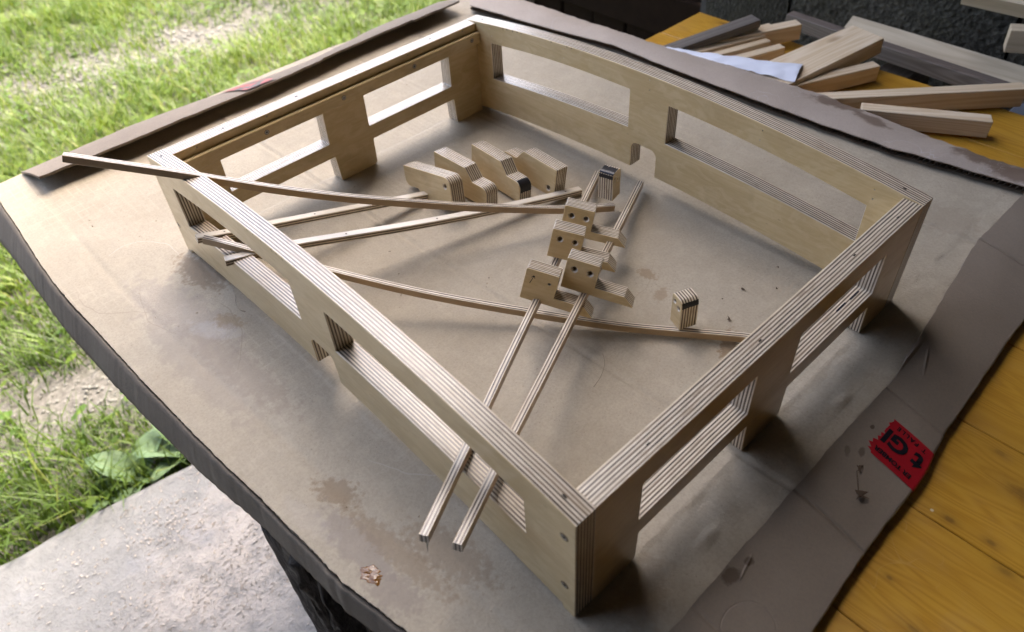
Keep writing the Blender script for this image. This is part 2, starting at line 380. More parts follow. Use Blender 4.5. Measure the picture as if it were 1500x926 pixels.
for y in ys:
    for x in xs:
        near = (-2 <= x <= 5) and (.9 < y <= 7)
        z = GROUND + (.035 * mnoise.noise(Vector((x * 1.3, y * 1.3, 0))) + .012 * mnoise.noise(Vector((x * 6, y * 6, 3))) if near else 0)
        V.append((x, y, z))
nx = len(xs)
F = [(j * nx + i, j * nx + i + 1, (j + 1) * nx + i + 1, (j + 1) * nx + i) for j in range(len(ys) - 1) for i in range(nx - 1)]
tag(mesh_obj('ground', V, F, M_SOIL, smooth=True), kind='structure')
# floor slab with a worn edge towards the grass
def edge_y(x): return 1.0 - .146 * (x + .032) + .012 * mnoise.noise(Vector((x * 3, 0, 5))) + .005 * mnoise.noise(Vector((x * 14, 0, 9)))
V = []; F = []; xs = np.linspace(-3.0, 3.0, 241)
for x in xs:
    e = edge_y(x)
    for y, z in ((-3.6, FLOOR), (e - .35, FLOOR), (e - .02, FLOOR), (e - .004, FLOOR - .004), (e, FLOOR - .012), (e + .003, GROUND - .1)): V.append((x, y, z))
F = [(i * 6 + k, i * 6 + 6 + k, i * 6 + 7 + k, i * 6 + 1 + k) for i in range(len(xs) - 1) for k in range(5)]
tag(mesh_obj('concrete_floor', V, F, M_CONC, smooth=True), kind='structure')
M_DARKWALL = simple('old_dark_boards', (.016, .009, .005), .9, 30, .4, .08, bd=.002)
M_ROOFWOOD = simple('roof_boards', (.16, .12, .085), .85, 20, .35, bd=.002)
# roof and back wall of the barn
V, F = box_geom(-3.2, 3.2, -3.8, 1.20, 2.85, 2.93); tag(mesh_obj('barn_roof', V, F, M_ROOFWOOD), kind='structure')
V, F = box_geom(-3.2, 3.2, -3.8, -3.7, GROUND, 2.847); tag(mesh_obj('barn_back_wall', V, F, M_DARKWALL), kind='structure')
V, F = box_geom(-1.95, -1.8, -3.697, 1.0, GROUND, 2.847); tag(mesh_obj('added_shade_wall', V, F, M_DARKWALL), kind='structure')  # unseen wall added to hold back light from the left
# wall of rough blocks behind the table, laid course by course
def make_block():
    k = NB('rough_pumice_block'); v = k.obj(); n1 = k.noise(v, 95, 5, .75); n2 = k.noise(v, 9, 4, .6)
    sp = k.n('TexVoronoi', None, Vector=v, Scale=110).outputs['Distance']
    c = k.ramp(n1, (.32, (.022, .020, .015)), (.5, (.07, .063, .048)), (.7, (.145, .132, .105)))
    c = k.mix(k.math('MULTIPLY', k.ramp(n2, (.4, 0), (.7, 1)), .5), c, (.085, .076, .05))
    return k.out(c, .95, k.bump(k.math('ADD', n1, k.math('MULTIPLY', sp, .7)), .012, .9), .15)
M_BLOCK = make_block(); M_MORTAR = simple('dark_mortar', (.07, .064, .055), .95, 60, .4, bd=.004)
bw = empty('block_wall', (1.23, 0, GROUND)); tag(bw, 'dark rough block wall behind the yellow table and the offcuts', 'wall')
V, F = box_geom(.022, .20, -3.6, .80, 0, 3.64); mesh_obj('mortar', V, F, M_MORTAR, bw)
def rough_block(seed, sx, sy, sz):
    bm = bmesh.new(); bmesh.ops.create_cube(bm, size=1); bmesh.ops.subdivide_edges(bm, edges=bm.edges[:], cuts=3, use_grid_fill=True)
    for vv in bm.verts:
        p = Vector((vv.co.x * sx, vv.co.y * sy, vv.co.z * sz)); q = p * 9 + Vector((seed * 7.3, 0, seed))
        vv.co = p + Vector((mnoise.noise(q), mnoise.noise(q + Vector((9, 0, 0))), mnoise.noise(q + Vector((0, 9, 0))))) * .008
    me = bpy.data.meshes.new('block'); bm.to_mesh(me); bm.free(); me.materials.append(M_BLOCK); return me
bmeshes = [rough_block(s, .10, .39, .185) for s in range(4)]
for r_ in range(5):
    if r_ % 2:
        o = bpy.data.objects.new('block', bmeshes[r_ % 4]); o.location = (.06, .686, .10 + .197 * r_); o.scale = (1, .48, 1); link(o, bw)
    for c_ in range(5):
        y = .58 - .40 * c_ - (.2 if r_ % 2 else 0) ; z = .10 + .197 * r_
        o = bpy.data.objects.new('block', bmeshes[(r_ * 3 + c_) % 4]); o.location = (.06 + .006 * ((r_ * 7 + c_ * 3) % 3 - 1), y, z); link(o, bw)
# dark boarded wall further along, with its post beside the opening
dw = empty('board_wall', (1.32, 0, GROUND)); tag(dw, 'almost black boarded barn wall behind the cardboard, left of the block wall', 'wall')
for i in range(5):
    V, F = box_geom(0, .03, .845 + i * .112, .845 + i * .112 + .108, -.02, 3.64, .003)
    mesh_obj('board', V, F, M_DARKWALL, dw, loc=(.004 * (i % 2), 0, 0))
V, F = box_geom(.03, .06, .80, 1.44, .35, .45, .003); mesh_obj('cross_rail', V, F, M_DARKWALL, dw)
V, F = box_geom(-.02, .0, .80, 1.40, .50, .60, .003); mesh_obj('cross_rail', V, F, M_DARKWALL, dw)
def make_post():
    k = NB('flaking_whitewashed_post'); v = k.obj(); n1 = k.noise(k.map(v, (1, 1, .35)), 35, 4, .7, 1)
    c = k.ramp(n1, (.42, (.11, .075, .05)), (.5, (.3, .27, .23)), (.6, (.50, .47, .42)))
    return k.out(c, .85, k.bump(n1, .004, .6), .2)
V, F = box_geom(-.05, .05, -.045, .045, 0, 3.64, .006)
tag(mesh_obj('door_post', V, F, make_post(), loc=(1.33, 1.452, GROUND)), 'flaking whitewashed post at the end of the dark boarded wall', 'post')

# ------------------------------------------------------------------ grass, gravel, weeds
def gz(x, y): return GROUND + .035 * mnoise.noise(Vector((x * 1.3, y * 1.3, 0))) + .012 * mnoise.noise(Vector((x * 6, y * 6, 3)))
def make_grass():
    k = NB('grass_blade'); a = k.n('Attribute', {'attribute_name': 'tint'}); sep = k.n('SeparateXYZ', None, _0=a.outputs['Vector'])
    c = k.ramp(sep.outputs[0], (0, (.022, .060, .007)), (.40, (.080, .155, .012)), (.75, (.175, .235, .018)), (1, (.32, .29, .09)))
    c = k.mix(k.math('MULTIPLY', sep.outputs[1], .3), c, (.23, .27, .06))
    k.out(c, .5, None, .35)
    tr = k.n('BsdfTranslucent', None, Color=k.mix(.5, c, (.22, .30, .03)))
    mx = k.n('MixShader', None, _0=.32, _1=k.b.outputs[0], _2=tr.outputs[0])
    k.t.links.new(mx.outputs[0], k.t.nodes['Material Output'].inputs[0]); return k.m
M_GRASS = make_grass()
def dens(x, y):
    # gravel track and bare soil stay thin
    d = 1.0
    g = math.exp(-(((x - .45) * .55 + (y - 3.25) * .1) ** 2 / .35 + ((y - 3.18 + .05 * (x - .5)) / .30) ** 2)); d -= .52 * g
    g2 = math.exp(-(((x - .9) / .7) ** 2 + ((y - 3.0) / .25) ** 2)); d -= .5 * g2
    s = math.exp(-(((x + .13) / .36) ** 2 + ((y - 1.41) / .155) ** 2)); d -= 1.15 * s
    s2 = math.exp(-(((x - .10) / .18) ** 2 + ((y - 1.34) / .13) ** 2)); d -= .9 * s2
    d += .45 * mnoise.noise(Vector((x * 2.2, y * 2.2, 7))) + .4 * mnoise.noise(Vector((x * 6, y * 6, 1)))
    return d
BV = []; BF = []; BT = []; cnt = 0; tries = 0
NBL = 130000
while cnt < NBL and tries < 400000:
    tries += 1
    y = .97 + (5.6 - .97) * random.random() ** 1.15; x = -1.0 + 3.6 * random.random() + (y - 1) * .12
    if y < edge_y(x) + .012: continue
    if x > 1.25 and y < 1.5: continue
    d = dens(x, y)
    if random.random() > d: continue
    cl = mnoise.noise(Vector((x * 5, y * 5, 20)))
    h = (.034 + (.045 if y > 1.55 else .07) * random.random() ** 1.5) * (.75 + .55 * max(0, min(1, d))) * (1 + .5 * cl); wd = .0012 + .0016 * random.random()
    a = random.random() * 2 * math.pi; lean = h * (.25 + .75 * random.random()); dx, dy = math.cos(a), math.sin(a)
    px, py = -dy * wd, dx * wd; z = gz(x, y) - .004; b = len(BV)
    droop = random.random() * .35
    for t, k_ in ((0, 1), (.5, .85)):
        ox = dx * lean * t * t; oy = dy * lean * t * t; zz = z + h * t * (1 - droop * t * .5)
        BV.append((x + ox + px * k_, y + oy + py * k_, zz)); BV.append((x + ox - px * k_, y + oy - py * k_, zz))
    BV.append((x + dx * lean, y + dy * lean, z + h * (1 - droop)))
    BF += [(b, b + 1, b + 3, b + 2), (b + 2, b + 3, b + 4)]
    tint = min(1, max(0, .42 + .30 * mnoise.noise(Vector((x * 1.7, y * 1.7, 40))) + .62 * (random.random() - .5) + (.35 if random.random() < .06 else 0) - (.22 if y < 1.8 else 0)))
    BT += [(tint, 0, 0)] * 2 + [(tint, .4, 0)] * 2 + [(tint, 1, 0)]
    cnt += 1
me = bpy.data.meshes.new('grass'); me.from_pydata(BV, [], BF); me.materials.append(M_GRASS)
a_ = me.attributes.new('tint', 'FLOAT_VECTOR', 'POINT'); a_.data.foreach_set('vector', np.array(BT, dtype=np.float32).ravel())
tag(link(bpy.data.objects.new('grass', me)), kind='stuff')
# clover-like ground leaves between the blades
LV = []; LF = []; LT = []
for i in range(5200):
    y = .99 + 4.3 * random.random(); x = -.9 + 3.3 * random.random()
    if y < edge_y(x) + .02 or dens(x, y) < random.random() * .8: continue
    z = gz(x, y) + .008 + .03 * random.random(); s = .006 + .009 * random.random(); b = len(LV); a = random.random() * 6.28; tl = random.random() * .5
    for q in range(6):
        t = a + q * math.pi / 3; LV.append((x + s * math.cos(t), y + s * .8 * math.sin(t), z + s * tl * math.cos(t)))
    LF.append(tuple(range(b, b + 6))); tt = .2 + .4 * random.random(); LT += [(tt, .2, 0)] * 6
me = bpy.data.meshes.new('clover'); me.from_pydata(LV, [], LF); me.materials.append(M_GRASS)
a_ = me.attributes.new('tint', 'FLOAT_VECTOR', 'POINT'); a_.data.foreach_set('vector', np.array(LT, dtype=np.float32).ravel())
tag(link(bpy.data.objects.new('clover', me)), kind='stuff')
# gravel
ico = bmesh.new(); bmesh.ops.create_icosphere(ico, subdivisions=1, radius=1); IV = np.array([v.co[:] for v in ico.verts]); IF = [tuple(v.index for v in f.verts) for f in ico.faces]; ico.free()
GV = []; GF = []; b = 0
for i in range(3600):
    if i < 2900: x = random.gauss(.55, .75); y = 3.18 - .05 * (x - .5) + random.gauss(0, .26)
    else: x = random.gauss(-.10, .28); y = random.gauss(1.40, .13)
    if y < edge_y(x) + .02: continue
    s = random.uniform(.004, .013) if i < 2900 else random.uniform(.002, .006)
    p = IV * np.array([s * random.uniform(.8, 1.4), s * random.uniform(.7, 1.2), s * random.uniform(.4, .8)]) * (1 + .25 * (rng.random((12, 1)) - .5))
    t = random.random() * 6.28; p = p @ np.array([[math.cos(t), math.sin(t), 0], [-math.sin(t), math.cos(t), 0], [0, 0, 1]])
    p = p + np.array([x, y, gz(x, y) + s * .15]); GV += p.tolist(); GF += [tuple(q + b for q in f) for f in IF]; b += 12
tag(mesh_obj('gravel', GV, GF, simple('pale_pebble', (.155, .148, .125), .85, 18, .5)), kind='stuff')
# broad-leaved weeds along the slab edge, every leaf a part
def make_leaf():
    k = NB('dock_leaf'); v = k.attr(); sep = k.n('SeparateXYZ', None, _0=v)
    mid = k.ramp(k.math('ABSOLUTE', sep.outputs[1]), (.0, 1), (.06, 0)); n1 = k.noise(k.map(v, (40, 40, 1)), 1, 3)
    c = k.mix(n1, (.09, .16, .06), (.17, .25, .12)); c = k.mix(k.math('MULTIPLY', mid, .5), c, (.30, .36, .2))
    return k.out(c, .42, k.bump(n1, .003, .6), .4)
M_LEAF = make_leaf()
def leaf(parent, L, W, az, el, bend, roll=0):
    V = []; F = []; U = []; ns = 7
    for i in range(ns + 1):
        t = i / ns; r_ = L * t; hw = W * math.sin(math.pi * min(1, t * .93 + .07)) ** .8 * (1 if t < .98 else .2)
        ang = el - bend * t; cx = r_ * math.cos(el - bend * t * .5); cz = r_ * math.sin(el - bend * t * .5)
        for s in (-1, -.5, 0, .5, 1):
            zz = abs(s) * hw * .35 + .003 * math.sin(9 * t + 3 * s)
            V.append((cx - zz * math.sin(ang), s * hw, cz + zz * math.cos(ang))); U.append((t, s, 0))
    F = [(i * 5 + j, i * 5 + j + 1, i * 5 + 6 + j, i * 5 + 5 + j) for i in range(ns) for j in range(4)]
    return mesh_obj('leaf', V, F, M_LEAF, parent, smooth=True, rot=(roll, 0, az), attrs=U)
for (x, y, lab, lv) in [(-.165, 1.075, 'broad leaved weed at the slab edge with two wide pale leaves held up', [(.095, .028, 2.3, .9, .7), (.10, .026, .55, .75, .8), (.07, .018, 4.0, .3, .5), (.06, .014, 5.2, .5, .6), (.05, .014, 3.2, .6, .6)]),
        (-.055, 1.055, 'broad leaved weed half under the cardboard edge at the slab corner', [(.11, .022, 1.9, 1.0, .5), (.10, .026, 2.7, .8, .9), (.09, .02, .8, .8, .8), (.09, .016, 3.4, .5, .6), (.07, .014, 5.6, .6, .5)]),
        (-.235, 1.068, 'small low weed at the slab edge lying over the concrete rim', [(.05, .013, 3.6, .4, .5), (.055, .014, 1.2, .6, .6), (.045, .012, 5.5, .35, .5)])]:
    p = empty('broadleaf_weed', (x, y, gz(x, y) + .005)); tag(p, lab, 'weed')
    for q in lv: leaf(p, q[0] * 1.2, q[1] * 1.1, *q[2:])
# white pail lying in the grass beyond the post
def lathe(name, prof, mat, parent=None, loc=None, rot=None, n=28):
    V = [(r_ * math.cos(2 * math.pi * i / n), r_ * math.sin(2 * math.pi * i / n), z) for r_, z in prof for i in range(n)]
    F = [(k * n + i, k * n + (i + 1) % n, (k + 1) * n + (i + 1) % n, (k + 1) * n + i) for k in range(len(prof) - 1) for i in range(n)]
    return mesh_obj(name, V, F, mat, parent, smooth=True, loc=loc, rot=rot)
pl = empty('pail', (2.03, 2.28, gz(2.03, 2.28) + .09), (R(62), R(0), R(-40))); tag(pl, 'whitish round pail tipped over on the grass beside the post', 'pail')
lathe('body', [(0, -.10), (.075, -.10), (.092, .09), (.098, .092), (.098, .10), (.088, .10), (.072, -.092), (0, -.092)], simple('white_plastic', (.62, .62, .56), .5, 20, .12), pl)
V = [(.1 * math.cos(t) * 1.02, .012 * s, .09 + .07 * math.sin(t)) for t in np.linspace(0, math.pi, 16) for s in (-.2, .2)]
mesh_obj('handle', V, [(2 * i, 2 * i + 1, 2 * i + 3, 2 * i + 2) for i in range(15)], M_METAL, pl)
# wood shavings swept over the floor
SV = []; SF = []
for i in range(2600):
    if random.random() < .8:
        u = random.random(); x = -.30 + .36 * u + random.gauss(0, .06); y = .62 + .36 * random.random() ** .8 + .02 * math.sin(9 * u)
        cl = mnoise.noise(Vector((x * 9, y * 9, 2)))
        if cl < random.uniform(-.5, .35): continue
    else: x = random.uniform(-.6, .35); y = random.uniform(.5, 1.0)
    if y > edge_y(x) - .012: continue
    L_ = random.uniform(.0015, .0065) * (1.8 if random.random() < .08 else 1); W_ = random.uniform(.0004, .0016); a = random.random() * 6.28; cu = random.uniform(.1, .45); b = len(SV)
    ca, sa = math.cos(a), math.sin(a); zb = FLOOR + .001 + .004 * random.random() * max(0, mnoise.noise(Vector((x * 9, y * 9, 2))) + .3)
    for q in range(4):
        t = q / 3 - .5; lx = L_ * t; lz = cu * L_ * (.25 - t * t)
        for s in (-1, 1): SV.append((x + ca * lx - sa * W_ * s, y + sa * lx + ca * W_ * s, zb + lz + .0006 * s))
    SF += [(b + 2 * q, b + 2 * q + 1, b + 2 * q + 3, b + 2 * q + 2) for q in range(3)]
k = NB('wood_shaving'); c_ = k.mix(k.noise(k.obj(), 35, 3), (.30, .265, .225), (.40, .36, .315)); M_SHAV = k.out(c_, .7, None, .2)
tag(mesh_obj('wood_shavings', SV, SF, M_SHAV), kind='stuff')

# ------------------------------------------------------------------ work table
tb = empty('work_table', (0, 0, FLOOR)); tag(tb, 'orange lacquered pine table under the cardboard', 'table')
ZT = -.024
def plank(x0, x1, y0, y1):
    V = []; F = []; ny = 12; yy = np.linspace(y0, y1, ny)
    c = .0008; off = random.random() * 9
    prof = [(x0, ZT - .03), (x0, ZT - c), (x0 + c, ZT), (x1 - c, ZT), (x1, ZT - c), (x1, ZT - .03)]
    for y in yy:
        for x, z in prof: V.append((x, y, z - FLOOR))
    F = [(i * 6 + k_, i * 6 + (k_ + 1) % 6, i * 6 + 6 + (k_ + 1) % 6, i * 6 + 6 + k_) for i in range(ny - 1) for k_ in range(6)]
    F += [tuple(range(6)), tuple(range((ny - 1) * 6, ny * 6))]
    return mesh_obj('plank', V, F, M_TABLE, tb, attrs=[(x + off, y + off * 3, z) for x, y, z in V])
px_ = [-.06, .03, .146, .262, .372, .49, .60, .712, .815, .918]
for i in range(len(px_) - 1): plank(px_[i] + .0004, px_[i + 1] - .0004, -.62 + .004 * (i % 2), .574 + .006 * mnoise.noise(Vector((i * 3.1, 0, 0))))
for x, y in ((.06, .42), (.82, .42), (.06, -.5), (.82, -.5)):
    V, F = box_geom(x - .03, x + .03, y - .03, y + .03, 0, .70, .004); mesh_obj('leg', V, F, M_BROWNWOOD, tb, attrs=[(q[2], q[0], q[1]) for q in V])
# black weathered timber stump carrying the cardboard's front edge
def stump():
    """squared timber split down its length: a flat sawn side and a torn, fibrous one"""
    V = []; F = []; na, nz = 96, 120
    for kz in range(nz + 1):
        z = .70 * kz / nz
        for ka in range(na):
            a = 2 * math.pi * ka / na; ca, sa = math.cos(a), math.sin(a)
            m = 1 / max(abs(ca), abs(sa)) ; m = min(m, 1.30)
            x, y = .062 * m * ca, .056 * m * sa
            flat = .8 * max(0, min(1, (sa - ca - 1.0) * 4))
            per = a * 6
            rg = .0075 * mnoise.noise(Vector((per * .55, z * 4, 1))) + .0050 * mnoise.noise(Vector((per * 1.9, z * 7, 5))) - .006 * abs(mnoise.noise(Vector((per * 3.2, z * 9, 9)))) + .0022 * mnoise.noise(Vector((per * 8, z * 40, 2)))
            rg *= 1.9 * (1 - flat)
            bend = .006 * mnoise.noise(Vector((z * 4, 0, 3)))
            r_ = 1 + rg / .06
            V.append((x * r_ + bend, y * r_, z))
    F = [(kz * na + ka, kz * na + (ka + 1) % na, (kz + 1) * na + (ka + 1) % na, (kz + 1) * na + ka) for kz in range(nz) for ka in range(na)]
    F += [tuple(range(na)), tuple(range(nz * na, nz * na + na))]
    return V, F
k = NB('blackened_timber'); v = k.obj(); n1 = k.noise(k.map(v, (1, 1, .25)), 110, 5, .75, .6); n2 = k.noise(v, 12, 3)
c_ = k.ramp(n1, (.32, (.022, .019, .016)), (.52, (.085, .076, .066)), (.75, (.24, .22, .19))); c_ = k.mix(k.math('MULTIPLY', n2, .35), c_, (.05, .035, .022))
M_STUMP = k.out(c_, .8, k.bump(n1, .004, .9), .12)
V, F = stump()
st = empty('timber_stump', (-.047, .226, FLOOR), (0, 0, R(12))); tag(st, 'blackened cracked timber stump under the front edge of the cardboard', 'stump')
mesh_obj('trunk', V, F, M_STUMP, st, smooth=True)
for z, dx in ((.55, -.02), (.48, .01), (.40, -.01)):
    lathe('nail_head', [(0, .002), (.004, .0015), (.0045, 0), (.0045, -.003)], M_METAL, st, loc=(-.070, dx, z), rot=(0, R(-90), 0), n=10)

# ------------------------------------------------------------------ cardboard
cb = empty('cardboard_sheet', (0, 0, 0)); tag(cb, 'large unfolded brown cardboard spread under the plywood frame', 'cardboard')
def left_x(y):
    xs_ = np.interp(y, [-.2, .073, .139, .228, .316, .42, .653, .865, .95], [-.072, -.088, -.100, -.105, -.113, -.120, -.130, -.120, -.110])
    return float(xs_) + .0014 * mnoise.noise(Vector((0, y * 16, 3))) + .0009 * mnoise.noise(Vector((0, y * 120, 8))) + .0007 * mnoise.noise(Vector((0, y * 330, 8)))
def flap_y(x): return float(np.interp(x, [-.1, .04, .26, .35, .58, .70, .9], [-.053, -.052, -.049, -.050, -.020, -.021, -.02]))
def panel_z(x, y):
    z = .0
    y0 = flap_y(x)
    if y < y0: z -= .42 * (y0 - y)
    ex = x - left_x(y)
    if ex < .05: z -= .0016 * (1 - ex / .05) ** 2
    # scored creases of the box
    for cx, sl_, y0, y1, dep in ((.190, -.03, -.2, 1, .0016), (.578, -.05, -.2, .5, .0016), (.432, -.04, .38, 1, .0010), (.517, 0, .78, 1, .001)):
        if y0 < y < y1:
            d = abs(x - cx - sl_ * (y - .1)); z -= dep * math.exp(-(d / .0018) ** 2)
            z += dep * .5 * math.exp(-((d - .005) / .003) ** 2)
    for ang, c0, dep in ((.0, -.083, .0014),):
        d = abs(x - (left_x(y) + .047)); z -= .0010 * math.exp(-(d / .004) ** 2)
    inside = (0 <= x <= .445 and 0 <= y <= .592)
    a = .0018 if not inside else .0006
    z += a * mnoise.noise(Vector((x * 14, y * 14, 1))) - a * .6
    if y < -.002 and x > .05:   # crumpled strip in front of the frame
        z += .0016 * mnoise.noise(Vector((x * 40, y * 40, 5)))
        for (qx, qy) in ((.118, -.027), (.232, -.026), (.30, -.03)):
            z += .0022 * math.exp(-(((x - qx) / .010) ** 2 + ((y - qy) / .004) ** 2))
    return z
NU, NV = 330, 400; V = []; F = []
YB = .906; XB = .715
for j in range(NV + 1):
    y = -.086 + (YB + .086) * j / NV; lx = left_x(y)
    for i in range(NU + 1):
        x = lx + (XB - lx) * i / NU; V.append((x, y, panel_z(x, y) if 0 < j else panel_z(x, y)))
F = [(j * (NU + 1) + i, j * (NU + 1) + i + 1, (j + 1) * (NU + 1) + i + 1, (j + 1) * (NU + 1) + i) for j in range(NV) for i in range(NU)]
mesh_obj('main_panel', V, F, M_KRAFT, cb, smooth=True)
# corrugated cut edge under the panel's rims: two liners and a fluted core
def fluted_edge(name, pts, depth_dir, th, parent, mat=M_CORR, wl=.0062):
    """pts: top edge polyline; core hangs th below, runs depth_dir inwards"""
    P = [Vector(p) for p in pts]; S = []; acc = 0
    fine = []
    for a, b in zip(P[:-1], P[1:]):
        nseg = max(1, int((b - a).length / (wl / 6)))
        for q in range(nseg): fine.append(a.lerp(b, q / nseg))
    fine.append(P[-1]); V = []; F = []; s = 0; dd = Vector(depth_dir)
    for i, p in enumerate(fine):
        if i: s += (p - fine[i - 1]).length
        zz = -th * (.5 + .42 * math.sin(2 * math.pi * s / wl))
        q = p + Vector((0, 0, zz)); V += [tuple(q), tuple(q + dd)]
    n0 = len(fine); F = [(2 * i, 2 * i + 1, 2 * i + 3, 2 * i + 2) for i in range(n0 - 1)]
    b = len(V)
    for i, p in enumerate(fine): q = p + Vector((0, 0, -th)); V += [tuple(q), tuple(q + dd)]
    F += [(b + 2 * i, b + 2 * i + 1, b + 2 * i + 3, b + 2 * i + 2) for i in range(n0 - 1)]
    return tag(mesh_obj(name, V, F, mat, parent), kind='stuff')
M_EDGE = simple('cut_cardboard_edge', (.40, .33, .25), .85, 300, .45)
ys_ = np.linspace(-.11, .90, 220)
fluted_edge('corrugated_edge', [(left_x(y), y, panel_z(left_x(y), y) - .0004) for y in ys_], (.012, 0, 0), .0042, cb, M_EDGE)
# flap hanging down over the front rim
def hang_x(y): return left_x(y) + .004
V = []; F = []; ny = 320; nz = 6
for j in range(ny + 1):
    y = -.12 + 1.0 * j / ny
    drop = .036 + .006 * mnoise.noise(Vector((y * 5, 2, 0))) + .003 * mnoise.noise(Vector((y * 16, 4, 0)))
    for q in range(nz + 1):
        t = q / nz; bul = .0012 * math.sin(math.pi * t) + .0025 * t * mnoise.noise(Vector((y * 4, 7, 0)))
        out_ = float(np.interp(y, [.1, .25, .33, .5, .69, .86], [.002, .004, .008, .014, .014, .022])) * t
        V.append((hang_x(y) - .0035 - out_ + bul * -.6, y, -.0062 - drop * t))
F = [(j * (nz + 1) + q, j * (nz + 1) + q + 1, (j + 1) * (nz + 1) + q + 1, (j + 1) * (nz + 1) + q) for j in range(ny) for q in range(nz)]
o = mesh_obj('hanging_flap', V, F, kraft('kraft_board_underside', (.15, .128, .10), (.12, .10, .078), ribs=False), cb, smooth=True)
so_ = o.modifiers.new('thickness', 'SOLIDIFY'); so_.thickness = .004; so_.offset = 1
o['label'] = 'shaded wavy flap hanging down along the front edge'

def flap(name, fold, free, rows, mat, th=.004, bulge=.0, zrag=0, label=None):
    """fold, free: functions t -> point on the two long edges"""
    V = []; F = []; n = 420
    for j in range(n + 1):
        t = j / n; a = Vector(fold(t)); b = Vector(free(t))
        for q in range(rows + 1):
            s = q / rows; p = a.lerp(b, s); p.z += bulge * math.sin(math.pi * s) + .0009 * mnoise.noise(p * 22) ; V.append(tuple(p))
    F = [(j * (rows + 1) + q, j * (rows + 1) + q + 1, (j + 1) * (rows + 1) + q + 1, (j + 1) * (rows + 1) + q) for j in range(n) for q in range(rows)]
    o = mesh_obj(name, V, F, mat, cb)
    # keep the printed side up
    if o.data.polygons[0].normal.z < 0: o.data.flip_normals()
    m = o.modifiers.new('thickness', 'SOLIDIFY'); m.thickness = th; m.offset = -1
    if label: o['label'] = label
    return o
# far-left flap folded back over the sheet, sprung up at its free edge
def blf(t): x = -.080 + t * .70; return (x, .906 + .004 * mnoise.noise(Vector((x * 7, 0, 0))) - .018 * math.exp(-((x - .32) / .12) ** 2), .002)
def bli(t):
    x = -.071 + t * .69; step = .003 * (1 if .345 < x < .52 else 0)
    return (x, float(np.interp(x, [-.07, .1, .26, .38, .52, .62], [.838, .832, .836, .841, .842, .846])) + step + .0018 * mnoise.noise(Vector((x * 40, 3, 0))), .020 + .002 * mnoise.noise(Vector((x * 5, 1, 0))))
flap('folded_flap', blf, bli, 8, M_LINER, .003, .002, label='narrow flap folded back beside the grass')
# long torn strip folded over at the back
def bkf(t): y = .92 - t * 1.06; return (.735 + .005 * mnoise.noise(Vector((y * 5, 0, 2))) + .0018 * mnoise.noise(Vector((y * 26, 0, 4))) + .0022 * mnoise.noise(Vector((y * 75, 0, 4))) + .0012 * mnoise.noise(Vector((y * 240, 0, 4))) + float(np.interp(y, [-.1, .05, .26, .42, .7, .9], [.008, -.006, .004, -.008, -.028, -.03])), y, .0095)
def bki(t): y = .835 - t * .90; return (float(np.interp(y, [-.05, .024, .128, .313, .555, .83], [.701, .692, .676, .669, .672, .632])) + .0015 * mnoise.noise(Vector((y * 45, 0, 6))), y, .0105 + .0012 * mnoise.noise(Vector((y * 8, 0, 6))))
flap('torn_strip', bkf, bki, 12, M_STRIP, .0015, .004, label='torn strip with a dark corrugated edge')
fluted_edge('corrugated_edge', [tuple(Vector(bki(t)) - Vector((0, 0, .0012))) for t in np.linspace(0, 1, 160)], (.014, .002, 0), .0062, cb, M_CORR)
